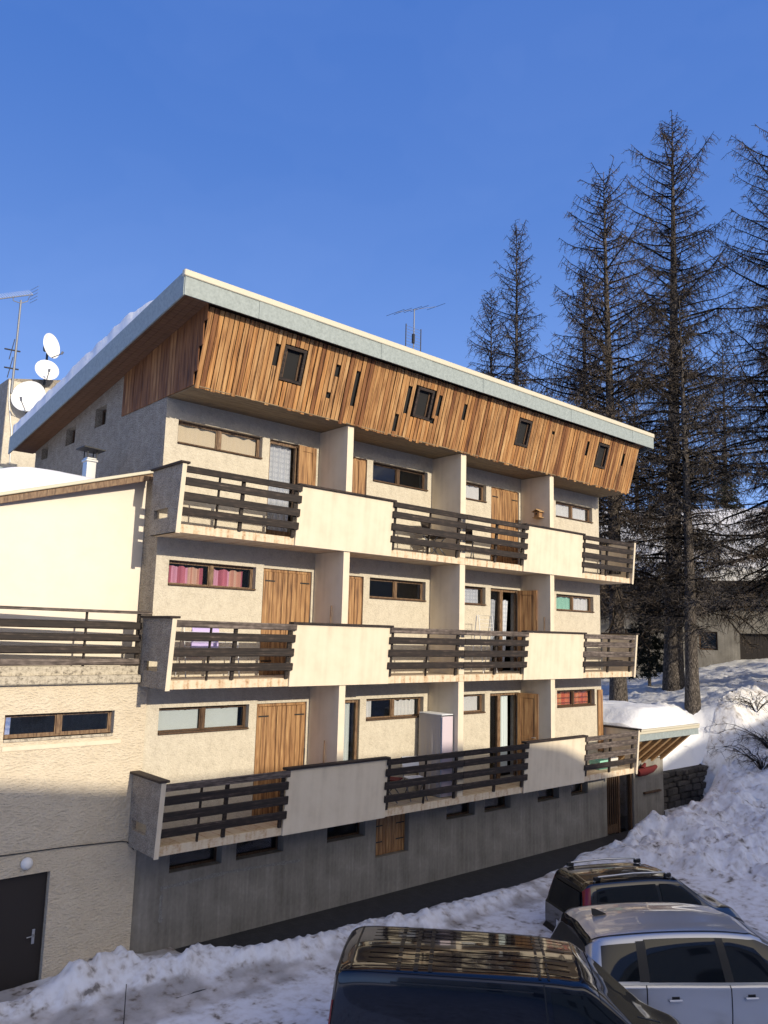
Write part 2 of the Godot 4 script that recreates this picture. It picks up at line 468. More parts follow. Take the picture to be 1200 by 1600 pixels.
# wall slab with rectangular openings; u = along, v = up. side "z": front face at w1, "x": front face at w0 (faces -x)
func holed(side: String, u0: float, u1: float, v0: float, v1: float, w0: float, w1: float, holes: Array) -> ArrayMesh:
	var us := [u0, u1]
	var vs := [v0, v1]
	for h in holes:
		for q in [h[0], h[1]]:
			if q > u0 and q < u1 and not us.has(q):
				us.append(q)
		for q in [h[2], h[3]]:
			if q > v0 and q < v1 and not vs.has(q):
				vs.append(q)
	us.sort()
	vs.sort()
	var st := tool()
	var P := func(u: float, v: float, w: float) -> Vector3:
		return Vector3(u, v, w) if side == "z" else Vector3(w, v, u)
	var solid := func(i: int, j: int) -> bool:
		if i < 0 or j < 0 or i >= us.size() - 1 or j >= vs.size() - 1:
			return false
		var mu: float = (us[i] + us[i + 1]) * 0.5
		var mv: float = (vs[j] + vs[j + 1]) * 0.5
		for h in holes:
			if mu > h[0] and mu < h[1] and mv > h[2] and mv < h[3]:
				return false
		return true
	for i in us.size() - 1:
		for j in vs.size() - 1:
			if not solid.call(i, j):
				continue
			var a: float = us[i]
			var b: float = us[i + 1]
			var c: float = vs[j]
			var d: float = vs[j + 1]
			quad(st, P.call(a, c, w1), P.call(a, d, w1), P.call(b, d, w1), P.call(b, c, w1))
			quad(st, P.call(b, c, w0), P.call(b, d, w0), P.call(a, d, w0), P.call(a, c, w0))
			if not solid.call(i - 1, j):
				quad(st, P.call(a, c, w0), P.call(a, d, w0), P.call(a, d, w1), P.call(a, c, w1))
			if not solid.call(i + 1, j):
				quad(st, P.call(b, c, w1), P.call(b, d, w1), P.call(b, d, w0), P.call(b, c, w0))
			if not solid.call(i, j - 1):
				quad(st, P.call(a, c, w0), P.call(a, c, w1), P.call(b, c, w1), P.call(b, c, w0))
			if not solid.call(i, j + 1):
				quad(st, P.call(a, d, w1), P.call(a, d, w0), P.call(b, d, w0), P.call(b, d, w1))
	return done(st)

# ---------------------------------------------------------------- ground
func table(t: Array, x: float) -> float:
	if x <= t[0][0]:
		return t[0][1]
	for i in t.size() - 1:
		if x <= t[i + 1][0]:
			return lerpf(t[i][1], t[i + 1][1], (x - t[i][0]) / (t[i + 1][0] - t[i][0]))
	return t[-1][1]

const CREST := [[9.0, -0.05], [10.7, 0.0], [12.0, 0.18], [12.8, 0.5], [13.8, 0.62], [14.3, 0.85], [15.5, 0.97], [16.6, 1.08], [17.2, 1.22], [18.7, 1.65], [20.0, 1.9], [22.0, 2.5], [27.0, 3.3], [60.0, 8.0]]
const CREST_Z := [[10.0, 1.05], [12.0, 1.1], [14.2, 1.4], [16.6, 1.6], [18.0, 1.5], [60.0, 1.5]]
const STRIP := [[-3.0, 0.5], [0.9, 0.70], [1.4, 0.95], [3.3, 1.2], [4.6, 1.2], [5.2, 1.38], [8.0, 1.45], [9.7, 1.45], [12.0, 0.85], [13.5, 0.8], [14.4, 1.0], [30.0, 1.0]]

func plane_h(x: float, z: float) -> float:
	return 0.16 * x + 0.12 * minf(z, 4.0)

func road_h(z: float) -> float:
	return -0.55 * smoothstep(1.0, 4.5, z)

func ground_h(x: float, z: float) -> float:
	var lump := n_a.get_noise_2d(x * 1.0, z * 1.0)
	var clod := n_b.get_noise_2d(x, z)
	var wave := n_a.get_noise_2d(x * 0.35 + 40.0, z * 0.35)
	var track := z - 2.6 - 0.22 * (x - 4.0) * smoothstep(2.0, 9.0, x) + wave * 0.25
	var ruts := 0.0
	for q in [0.0, 1.45, 2.3, 3.7]:
		ruts += exp(-pow((track - q) / 0.13, 2.0)) * 0.028 - exp(-pow((absf(track - q) - 0.24) / 0.08, 2.0)) * 0.012
	var road := road_h(z) + 0.06 + lump * 0.014 + wave * 0.02 + clod * 0.010 - ruts
	# berm of cleared snow along the asphalt strip
	var ed := table(STRIP, x) + lump * 0.16
	var berm := exp(-pow((z - ed - 0.28) / 0.26, 2.0)) * (0.06 + 0.12 * maxf(0.0, lump + 0.25) + absf(clod) * 0.15) * (1.0 - smoothstep(7.2, 9.0, x) * 0.6)
	berm += 0.34 * exp(-pow((x + 0.5) / 0.55, 2.0) - pow((z - 0.45) / 0.42, 2.0)) * (1.0 + clod * 0.4)
	berm += 0.26 * exp(-pow((x + 1.2) / 0.45, 2.0) - pow((z - 0.75) / 0.4, 2.0)) * (1.0 + clod * 0.5)
	berm += 0.14 * exp(-pow((x - 0.7) / 0.9, 2.0) - pow((z - 0.95) / 0.4, 2.0)) * (1.0 + clod * 0.5)
	var y := road + berm
	# thrown-up bank on the right
	var xx := x - 0.16 * maxf(0.0, z - 1.3) + lump * 0.35
	var zc := table(CREST_Z, x)
	var bank := table(CREST, xx)
	var chunky := n_c.get_noise_2d(x, z) * 0.20 + lump * 0.36 + absf(clod) * 0.17 - 0.04
	if z < zc and x > 9.5:
		bank -= ((zc - z) * (zc - z) * 2.4 + (zc - z) * 0.4) * smoothstep(20.6, 17.6, x)
	bank += chunky * smoothstep(0.05, 0.6, bank)
	y = maxf(y, bank) if z > 0.2 else y
	# hill
	var pl := plane_h(x, z) + lump * 0.14 + absf(clod) * 0.20 * smoothstep(40.0, 24.0, x)
	var near_wall := lerpf(1.43, pl, smoothstep(-0.3, -1.7, z)) + (absf(clod) * 0.15 + lump * 0.1) * smoothstep(-0.3, -0.8, z)
	var hill := lerpf(near_wall, pl, smoothstep(20.6, 22.4, x))
	if x > 17.6:
		if z < -0.3:
			y = hill
		else:
			var trench := lerpf(0.3, maxf(y, bank), smoothstep(0.1, 1.4, z))
			var slope := lerpf(hill, maxf(y, bank), smoothstep(-0.3, 1.5, z))
			y = lerpf(trench, slope, smoothstep(20.2, 20.9, x))
	# bare strip of asphalt by the wall
	if x > 0.8 and x < 17.7 and z < ed:
		y = lerpf(y, -0.06, smoothstep(ed, ed - 0.16, z))
	return y

func sheet(x0: float, x1: float, z0: float, z1: float, step: float, dirty := false) -> ArrayMesh:
	var nx := int(round((x1 - x0) / step))
	var nzz := int(round((z1 - z0) / step))
	var v := PackedVector3Array()
	var nrm := PackedVector3Array()
	var idx := PackedInt32Array()
	v.resize((nx + 1) * (nzz + 1))
	nrm.resize(v.size())
	for j in nzz + 1:
		for i in nx + 1:
			var x := x0 + (x1 - x0) * i / nx
			var z := z0 + (z1 - z0) * j / nzz
			v[j * (nx + 1) + i] = Vector3(x, ground_h(x, z), z)
	for j in nzz + 1:
		for i in nx + 1:
			var l := v[j * (nx + 1) + maxi(i - 1, 0)]
			var r := v[j * (nx + 1) + mini(i + 1, nx)]
			var d := v[maxi(j - 1, 0) * (nx + 1) + i]
			var u := v[mini(j + 1, nzz) * (nx + 1) + i]
			nrm[j * (nx + 1) + i] = (u - d).cross(r - l).normalized()
	for j in nzz:
		for i in nx:
			var a := j * (nx + 1) + i
			var b := a + nx + 1
			idx.append_array(PackedInt32Array([a, a + 1, b, a + 1, b + 1, b]))
	var arr := []
	arr.resize(Mesh.ARRAY_MAX)
	arr[Mesh.ARRAY_VERTEX] = v
	arr[Mesh.ARRAY_NORMAL] = nrm
	arr[Mesh.ARRAY_INDEX] = idx
	if dirty:
		# trodden and driven snow is brown-grey; thrown-up snow is clean
		var col := PackedColorArray()
		col.resize(v.size())
		for i in v.size():
			var p := v[i]
			var heap := p.y - road_h(p.z) - 0.06
			var g := n_a.get_noise_2d(p.x * 1.7 + 9.0, p.z * 1.7) + 0.6 * n_b.get_noise_2d(p.x * 0.7, p.z * 0.7)
			var t := smoothstep(0.01, 0.07, heap + g * 0.05)
			var dark := 0.52 + 0.22 * smoothstep(-0.3, 0.35, g)
			col[i] = Color(dark, dark * 0.945, dark * 0.89).lerp(Color(1, 1, 1), t)
		arr[Mesh.ARRAY_COLOR] = col
	var m := ArrayMesh.new()
	m.add_surface_from_arrays(Mesh.PRIMITIVE_TRIANGLES, arr)
	return m

# unseen snow slope, added to bounce sunlight into the shaded yard
func bounce_slope_mesh(side: float) -> ArrayMesh:
	var st := tool()
	st.set_smooth_group(0)
	var g := []
	for j in 21:
		var row := []
		for i in 16:
			var x := 46.0 + i * 9.0
			var z := -4.0 + j * 8.0
			row.append(Vector3(x * side, -1.0 + (x - 46.0) * 0.62 + n_a.get_noise_2d(x * side * 0.06, z * 0.06) * 9.0 * minf(1.0, i * 0.4) + (5.0 if side > 0 else 0.0), z))
		g.append(row)
	for j in 20:
		for i in 15:
			if side > 0:
				quad(st, g[j + 1][i], g[j][i], g[j][i + 1], g[j + 1][i + 1])
			else:
				quad(st, g[j + 1][i + 1], g[j][i + 1], g[j][i], g[j + 1][i])
	return done(st)

func build_ground() -> void:
	n_a.seed = 5
	n_a.frequency = 0.55
	n_a.fractal_octaves = 3
	n_b.seed = 9
	n_b.frequency = 2.3
	n_b.fractal_octaves = 3
	n_c.seed = 15
	n_c.frequency = 1.25
	n_c.noise_type = FastNoiseLite.TYPE_CELLULAR
	n_c.cellular_return_type = FastNoiseLite.RETURN_DISTANCE
	n_c.fractal_octaves = 2
	n_c.domain_warp_enabled = true
	n_c.domain_warp_amplitude = 0.5
	n_c.domain_warp_frequency = 0.8
	setting("ground", boxm(Vector3(-300, -4.5, -300), Vector3(300, -4.0, 300)), "snow")
	setting("asphalt_path", boxm(Vector3(0.0, -0.3, 0.0), Vector3(17.7, 0.0, 1.75)), "asphalt")
	setting("road", sheet(-6.0, 10.0, 0.02, 9.0, 0.065, true), "drive_snow")
	setting("snow_bank", sheet(10.0, 17.72, 0.02, 9.0, 0.07), "bank_snow")
	setting("hillside", sheet(17.72, 44.0, -22.0, -0.30, 0.18), "snow")
	setting("snow_slope", sheet(17.72, 44.0, -0.30, 9.0, 0.12), "bank_snow")
	setting("parking_ground", sheet(-40.0, 44.0, 9.0, 45.0, 1.0), "road_snow")
	setting("added_bounce_slope", bounce_slope_mesh(1.0), "snow")  # added out of view to fill the shade with bounced sunlight
	setting("snow_field", sheet(-40.0, -6.0, 0.02, 9.0, 0.5), "snow")

# ---------------------------------------------------------------- main block
const WINS := [[0.26, 2.15], [5.16, 6.93], [7.36, 9.1], [12.12, 13.95]]
const DOORS := [[2.33, 3.54], [3.86, 4.98], [9.3, 10.45], [10.85, 11.95]]
const PARTS := [[3.61, 3.77], [7.08, 7.26], [10.54, 10.71]]

func make_window(parent: Node3D, x0: float, x1: float, y0: float, y1: float, z: float, wood: String, sill := true) -> void:
	var st := tool()
	var f := 0.036
	bx(st, Vector3(x0, y0, z - 0.06), Vector3(x1, y0 + f, z))
	bx(st, Vector3(x0, y1 - f, z - 0.06), Vector3(x1, y1, z))
	bx(st, Vector3(x0, y0 + f, z - 0.06), Vector3(x0 + f, y1 - f, z))
	bx(st, Vector3(x1 - f, y0 + f, z - 0.06), Vector3(x1, y1 - f, z))
	var xm := (x0 + x1) * 0.5
	bx(st, Vector3(xm - 0.042, y0 + f, z - 0.065), Vector3(xm + 0.042, y1 - f, z + 0.012))
	var w := part(parent, "window", done(st), wood)
	var i := 0
	for s in [[x0 + f, xm - 0.042], [xm + 0.042, x1 - f]]:
		var sash := tool()
		var a: float = s[0]
		var b: float = s[1]
		bx(sash, Vector3(a, y0 + f, z - 0.045), Vector3(b, y0 + f + 0.022, z - 0.012))
		bx(sash, Vector3(a, y1 - f - 0.018, z - 0.045), Vector3(b, y1 - f, z - 0.012))
		bx(sash, Vector3(a, y0 + f + 0.022, z - 0.045), Vector3(a + 0.02, y1 - f - 0.018, z - 0.012))
		bx(sash, Vector3(b - 0.02, y0 + f + 0.022, z - 0.045), Vector3(b, y1 - f - 0.018, z - 0.012))
		part(w, "sash", done(sash), wood)
		part(w, "pane", boxm(Vector3(a + 0.02, y0 + f + 0.022, z - 0.032), Vector3(b - 0.02, y1 - f - 0.018, z - 0.026)), "glass")
		i += 1
	if sill:
		part(w, "sill", beam(Vector3(x1 - x0 - 0.01, 0.03, 0.16), 0.006), "frame_worn", Vector3((x0 + x1) / 2, y0 + 0.016, -0.035))

func boards_door(parent: Node3D, x0: float, x1: float, y0: float, y1: float, z: float, wood: String, leaves := 2) -> void:
	var st := tool()
	bx(st, Vector3(x0 + 0.01, y1 - 0.06, z - 0.08), Vector3(x1 - 0.01, y1, z - 0.02))
	bx(st, Vector3(x0 + 0.001, y0, z - 0.08), Vector3(x0 + 0.05, y1 - 0.06, z - 0.02))
	bx(st, Vector3(x1 - 0.05, y0, z - 0.08), Vector3(x1 - 0.001, y1 - 0.06, z - 0.02))
	bx(st, Vector3(x0 + 0.05, y0, z - 0.10), Vector3(x1 - 0.05, y1 - 0.06, z - 0.085))
	var d := part(parent, "door", done(st), wood)
	var n := 5 * leaves
	var w := (x1 - x0 - 0.03) / n
	for i in n:
		var b := part(d, "board", beam(Vector3(w - (0.012 if i % 5 == 4 else 0.006), y1 - y0 - 0.07, 0.026), 0.005), wood, Vector3(x0 + 0.015 + w * (i + 0.5), (y0 + y1) / 2 - 0.03, z - 0.005 + rng.randf_range(-0.003, 0.003)))
		b.rotation.z = rng.randf_range(-0.001, 0.001)
	for s in leaves:
		for yy in [y0 + 0.28, y1 - 0.25]:
			part(d, "hinge", beam(Vector3(0.24, 0.028, 0.008), 0.002), "black_metal", Vector3(x0 + 0.17 if s == 0 else x1 - 0.17, yy, z + 0.013))

func panel_leaf(parent: Node3D, at: Vector3, turn: float, w: float, h: float, wood: String, called := "door_leaf") -> void:
	var t := 0.045
	var l := part(parent, called, beam(Vector3(0.1, h, t), 0.005), wood, at)
	l.rotation.y = turn
	part(l, "stile", beam(Vector3(0.1, h, t), 0.005), wood, Vector3(w - 0.1, 0, 0))
	for yy in [-h / 2 + 0.08, -0.1, h / 2 - 0.06]:
		part(l, "rail", beam(Vector3(w - 0.2, 0.12, t - 0.004), 0.004), wood, Vector3(w / 2 - 0.05, yy, 0))
	for q in [[-h / 2 + 0.14, -0.16], [-0.04, h / 2 - 0.12]]:
		part(l, "panel", beam(Vector3(w - 0.2, q[1] - q[0], 0.018), 0.006), wood, Vector3(w / 2 - 0.05, (q[0] + q[1]) / 2, 0))
	part(l, "handle", tube([Vector3(w - 0.12, -0.05, t / 2), Vector3(w - 0.12, -0.05, t / 2 + 0.04), Vector3(w - 0.22, -0.05, t / 2 + 0.04)], [0.009, 0.009, 0.008], 6), "steel")

func make_curtain(x0: float, x1: float, y0: float, y1: float, z: float, mat: String, label: String, folds: float, wob := 0.03, taper := 0.0, called := "curtain") -> void:
	var st := tool()
	st.set_smooth_group(0)
	var n := 40
	var rows := 6
	var grid := []
	for j in rows + 1:
		var row := []
		var fy := float(j) / rows
		for i in n + 1:
			var f := float(i) / n
			var yy := lerpf(y0, y1, fy)
			if j == rows:
				yy += sin(f * folds * 4.0) * 0.012 + n_b.get_noise_2d(x0 * 3.0 + f * 3.0, 1.0) * 0.02
			var xx := lerpf(x0, x1, f)
			xx = lerpf(xx, lerpf(x0, x1, 0.15), taper * (1.0 - fy) * (1.0 - fy * 0.3))
			row.append([Vector3(xx, yy, z + sin(f * folds * TAU + x0 * 3.0) * wob * (0.7 + 0.3 * sin(fy * 3.0))), Vector2(f * maxf(1.0, (x1 - x0) / 0.9), (1.0 - fy) * maxf(0.5, (y1 - y0) / 0.9))])
		grid.append(row)
	for j in rows:
		for i in n:
			for q in [[j, i], [j + 1, i], [j + 1, i + 1], [j, i], [j + 1, i + 1], [j, i + 1]]:
				st.set_uv(grid[q[0]][q[1]][1])
				st.add_vertex(grid[q[0]][q[1]][0])
	lone(called, done(st), mat, label, "curtain", "curtains behind the balcony windows")

func sheared_panel(x0: float, x1: float, y0: float, y1: float, z0: float, z1: float, th: float) -> ArrayMesh:
	var st := tool()
	hexa(st, [Vector3(x0, y0, z0), Vector3(x0, y0, z0 - th), Vector3(x1, y0, z0 - th), Vector3(x1, y0, z0), Vector3(x0, y1, z1), Vector3(x0, y1, z1 - th), Vector3(x1, y1, z1 - th), Vector3(x1, y1, z1)])
	return done(st)

func build_main_block() -> void:
	var b := thing("apartment_building", "three-storey cream apartment block with timber-clad attic and dark plank balconies", "building")
	# front walls
	var holes := []
	for k in 3:
		var y: float = BASE[k]
		for w in WINS:
			holes.append([w[0], w[1], y + 1.81, y + 2.28])
		for d in DOORS:
			holes.append([d[0], d[1], y + 0.15, y + 2.28])
	part(b, "front_wall", holed("z", 0.002, XR, 1.9, 9.93, -0.28, 0.0, holes), "stucco")
	var low := []
	for h in [[0.66, 1.72], [2.03, 3.11], [4.2, 5.24], [7.76, 8.76], [9.12, 10.13], [11.24, 12.2], [12.75, 13.55]]:
		low.append([h[0], h[1], 1.30, 1.66])
	low.append([5.55, 6.54, 0.79, 1.66])
	part(b, "basement_wall", holed("z", 0.0, XR, -0.4, 1.897, -0.3, -0.004, low), "concrete")
	for h in low:
		var x0: float = h[0]
		var x1: float = h[1]
		if x0 == 5.55:
			boards_door(b, x0, x1, 0.79, 1.66, -0.13, "door_wood", 2)
		else:
			var st := tool()
			bx(st, Vector3(x0, 1.30, -0.24), Vector3(x1, 1.34, -0.2))
			bx(st, Vector3(x0, 1.62, -0.24), Vector3(x1, 1.66, -0.2))
			bx(st, Vector3(x0, 1.34, -0.24), Vector3(x0 + 0.04, 1.62, -0.2))
			bx(st, Vector3(x1 - 0.04, 1.34, -0.24), Vector3(x1, 1.62, -0.2))
			var w := part(b, "basement_window", done(st), "frame_worn")
			part(w, "pane", boxm(Vector3(x0 + 0.04, 1.34, -0.225), Vector3(x1 - 0.04, 1.62, -0.22)), "glass")
	for q in [[[0.52, 1.07], [1.1, 1.09], [1.83, 1.12], [2.72, 1.1], [3.55, 1.06]], [[0.55, 0.97], [0.53, 0.75], [0.56, 0.5]]]:
		var ls := tool()
		for i in q.size() - 1:
			for j in 8:
				var f0 := j / 8.0
				var f1 := (j + 1) / 8.0
				var p0 := Vector2(lerpf(q[i][0], q[i + 1][0], f0), lerpf(q[i][1], q[i + 1][1], f0))
				var p1 := Vector2(lerpf(q[i][0], q[i + 1][0], f1), lerpf(q[i][1], q[i + 1][1], f1))
				var up := Vector2(0, 1) if q.size() > 3 else Vector2(1, 0)
				var w0 := 0.018 + 0.05 * absf(n_b.get_noise_2d(p0.x * 2.0, p0.y * 2.0))
				var w1 := 0.018 + 0.05 * absf(n_b.get_noise_2d(p1.x * 2.0, p1.y * 2.0))
				var a0 := p0 - up * w0
				var a1 := p0 + up * w0
				var b0 := p1 - up * w1
				var b1 := p1 + up * w1
				quad(ls, Vector3(a0.x, a0.y, 0.0), Vector3(a1.x, a1.y, 0.0), Vector3(b1.x, b1.y, 0.0), Vector3(b0.x, b0.y, 0.0))
		part(b, "lime_stain", done(ls), "lime")
	# side, back and inner walls
	var vents := [[-3.5, -2.9, 9.93, 10.37], [-5.23, -4.64, 9.80, 10.22], [-6.85, -6.4, 9.70, 10.0]]
	part(b, "side_wall", holed("x", -7.0, -0.28, -0.4, 10.9, 0.0, 0.28, vents), "roughcast")
	part(b, "side_wall", boxm(Vector3(0.0, 1.9, -0.28), Vector3(0.0015, 9.93, 0.0)), "roughcast")
	part(b, "side_wall", boxm(Vector3(XR - 0.28, -0.4, -7.0), Vector3(XR, 10.6, -0.283)), "stucco")
	part(b, "back_wall", boxm(Vector3(0.0, -0.4, -7.3), Vector3(XR, 10.2, -7.0)), "roughcast")
	for v in vents:
		var st := tool()
		bx(st, Vector3(0.16, v[2], v[0]), Vector3(0.2, v[2] + 0.04, v[1]))
		bx(st, Vector3(0.16, v[3] - 0.04, v[0]), Vector3(0.2, v[3], v[1]))
		bx(st, Vector3(0.16, v[2] + 0.04, v[0]), Vector3(0.2, v[3] - 0.04, v[0] + 0.04))
		bx(st, Vector3(0.16, v[2] + 0.04, v[1] - 0.04), Vector3(0.2, v[3] - 0.04, v[1]))
		var w := part(b, "side_window", done(st), "frame_worn")
		part(w, "pane", boxm(Vector3(0.178, v[2] + 0.04, v[0] + 0.04), Vector3(0.184, v[3] - 0.04, v[1] - 0.04)), "glass")
	for k in 4:
		var fy: float = [1.9, 4.58, 7.26, 9.93][k]
		part(b, "floor_slab", boxm(Vector3(0.285, fy, -6.99), Vector3(XR - 0.285, fy + 0.14, -0.285)), "interior")
	part(b, "inner_wall", boxm(Vector3(0.29, 2.04, -3.6), Vector3(XR - 0.29, 9.9, -3.5)), "interior")
	part(b, "basement_floor", boxm(Vector3(0.0, -0.45, -7.0), Vector3(XR, -0.401, -0.3)), "interior")
	# windows, doors and shutters of each flat
	for k in 3:
		var y: float = BASE[k]
		for i in 4:
			var wood := "frame_wood" if (i + k) % 3 else "frame_worn"
			make_window(b, WINS[i][0], WINS[i][1], y + 1.81, y + 2.28, -0.11, wood)
	for k in 3:
		var y: float = BASE[k]
		var lo := y + 0.15
		var hi := y + 2.28
		if k == 2:
			glazed_door(b, 2.33, 3.54, lo, hi, 0.62)
			panel_leaf(b, Vector3(3.09, (lo + hi) / 2, 0.03), 0.02, 0.47, hi - lo - 0.02, "door_wood")
			boards_door(b, 3.86, 4.98, lo, hi, -0.03, "door_wood", 1)
			boards_door(b, 9.3, 10.45, lo, hi, -0.02, "door_wood", 2)
		elif k == 1:
			boards_door(b, 2.33, 3.54, lo, hi, -0.02, "door_wood", 2)
			boards_door(b, 3.86, 4.98, lo, hi, -0.03, "door_wood", 1)
			glazed_door(b, 9.3, 10.45, lo, hi, 0.42)
			panel_leaf(b, Vector3(10.40, (lo + hi) / 2, 0.06), -1.35, 0.56, hi - lo - 0.02, "door_wood")
		else:
			boards_door(b, 2.33, 3.54, lo, hi, -0.02, "door_wood", 2)
			glazed_door(b, 3.86, 4.98, lo, hi, 0.99)
			glazed_door(b, 9.3, 10.45, lo, hi, 0.36)
			panel_leaf(b, Vector3(10.40, (lo + hi) / 2, 0.06), -1.30, 0.58, hi - lo - 0.02, "door_wood")
		boards_door(b, 10.85, 11.95, lo, hi, -0.03, "door_wood", 2)
	part(b, "shutter", beam(Vector3(0.24, 1.75, 0.035), 0.006), "door_wood", Vector3(14.18, 3.28, 0.03))
	# partitions between the balconies
	for k in 3:
		var y0: float = BASE[k] + 0.155
		var y1: float = BASE[k + 1] - 0.005 if k < 2 else 9.90
		for p in PARTS:
			part(b, "partition_wall", boxm(Vector3(p[0], y0, 0.002), Vector3(p[1], y1, BD - 0.003)), "cream")
	for k in 3:
		build_balcony(b, k)
	build_attic(b)

func glazed_door(parent: Node3D, x0: float, x1: float, y0: float, y1: float, split: float) -> void:
	var z := -0.07
	var st := tool()
	bx(st, Vector3(x0, y1 - 0.07, z - 0.06), Vector3(x1, y1, z))
	bx(st, Vector3(x0, y0, z - 0.06), Vector3(x0 + 0.06, y1 - 0.07, z))
	bx(st, Vector3(x1 - 0.06, y0, z - 0.06), Vector3(x1, y1 - 0.07, z))
	var xm := lerpf(x0, x1, split)
	if split < 0.95:
		bx(st, Vector3(xm - 0.06, y0, z - 0.06), Vector3(xm + 0.06, y1 - 0.07, z + 0.02))
	var d := part(parent, "balcony_door", done(st), "frame_wood")
	part(d, "pane", boxm(Vector3(x0 + 0.06, y0 + 0.25, z - 0.035), Vector3(minf(xm - 0.06, x1 - 0.06), y1 - 0.07, z - 0.03)), "glass")
	part(d, "kick_panel", boxm(Vector3(x0 + 0.06, y0, z - 0.045), Vector3(minf(xm - 0.06, x1 - 0.06), y0 + 0.25, z - 0.02)), "frame_wood")

func rail_z(y: float) -> float:
	return BD + 0.03 + 0.10 * y / 1.2

func build_balcony(b: Node3D, k: int) -> void:
	var y: float = BASE[k]
	var slab := part(b, "balcony", boxm(Vector3(-0.165, y, 0.003), Vector3(14.42, y + 0.15, BD)), "slab_edge")
	# solid front panels
	for p in [[2.36, 4.88], [9.38, 11.91]]:
		var panel := part(slab, "front_panel", sheared_panel(p[0], p[1], y - 0.004, y + 1.16, BD + 0.035, BD + 0.115, 0.075), "cream")
		panel.set_meta("label", "smooth cream balcony panel")
		part(slab, "cap_board", beam(Vector3(p[1] - p[0] + 0.06, 0.045, 0.17), 0.008), "cap_wood", Vector3((p[0] + p[1]) / 2, y + 1.184, BD + 0.075))
	# planked stretches
	var heights := [[1.045, 1.165], [0.82, 0.965], [0.555, 0.705], [0.30, 0.44]]
	for s in [[-0.09, 2.40, 0], [4.82, 7.14, 1], [7.14, 9.45, 1], [11.86, 14.36, 2]]:
		for i in 4:
			var h: Array = heights[i]
			var x0: float = s[0] + rng.randf_range(-0.012, 0.012)
			var x1: float = s[1] + rng.randf_range(-0.012, 0.012)
			if s[0] == 7.14:
				x0 = 7.145
			if s[1] == 7.14:
				x1 = 7.135
			var yc: float = y + (h[0] + h[1]) / 2
			var mat: String = ["rail_dark", "rail_mid", "rail_dark"][rng.randi() % 3]
			if i == 0 and k < 2 or (s[2] == 2 and k < 2 and i < 3):
				mat = "rail_grey" if s[2] == 2 or k == 1 or s[0] < 0 else "rail_mid"
			var pl := part(slab, "plank", beam(Vector3(x1 - x0, h[1] - h[0], 0.045), 0.009), mat, Vector3((x0 + x1) / 2, yc, rail_z(yc - y) + 0.02))
			pl.rotation.x = 0.083
			pl.rotation.z = rng.randf_range(-0.003, 0.003)
		var posts := []
		if s[2] == 0:
			posts = [0.62, 1.12, 2.30]
		elif s[0] == 4.82:
			posts = [4.93, 6.0, 6.95]
		elif s[0] == 7.14:
			posts = [8.3, 9.32]
		else:
			posts = [11.98, 13.1, 14.22]
		for px in posts:
			var thin: bool = px == 0.62 or px == 6.0
			var po := part(slab, "post", beam(Vector3(0.03 if thin else 0.07, 1.02, 0.05), 0.005), "rail_dark", Vector3(px, y + 0.65, rail_z(0.65) - 0.033))
			po.rotation.x = 0.083
	# end walls with their drain slots
	for e in [[-0.17, -0.095], [14.38, 14.45]]:
		var st := tool()
		var x0: float = e[0]
		var x1: float = e[1]
		var zb := BD + 0.055
		var zt := BD + 0.165
		var zat := func(h: float) -> float:
			return lerpf(zb, zt, h / 1.19)
		var blocks := [[0.0, 0.28, 0.0, 9.0], [0.45, 1.19, 0.0, 9.0], [0.28, 0.45, 0.0, 0.14], [0.28, 0.45, 0.68, 9.0]]
		for q in blocks:
			var a: float = q[2]
			var c0: float = minf(q[3], zat.call(q[0]))
			var c1: float = minf(q[3], zat.call(q[1]))
			hexa(st, [Vector3(x0, y + q[0], c0), Vector3(x0, y + q[0], a), Vector3(x1, y + q[0], a), Vector3(x1, y + q[0], c0), Vector3(x0, y + q[1], c1), Vector3(x0, y + q[1], a), Vector3(x1, y + q[1], a), Vector3(x1, y + q[1], c1)])
		part(slab, "end_panel", done(st), "roughcast" if x0 < 0 else "cream")
		part(slab, "end_trim", sheared_panel(x0 - 0.004, x1 + 0.004, y - 0.02, y + 1.19, zb + 0.012, zt + 0.012, 0.011), "cream")
		var cap := part(slab, "cap_board", beam(Vector3(0.19, 0.04, zt + 0.05), 0.008), "cap_wood", Vector3((x0 + x1) / 2, y + 1.213, zt / 2 + 0.012))
		cap.rotation.y = 0.0

# point on the leaning attic front at height y
const AY0 := 9.92
const AY1 := 11.27
const AZ0 := 1.03
const AZ1 := 1.42

func attic_z(y: float) -> float:
	return lerpf(AZ0, AZ1, (y - AY0) / (AY1 - AY0))

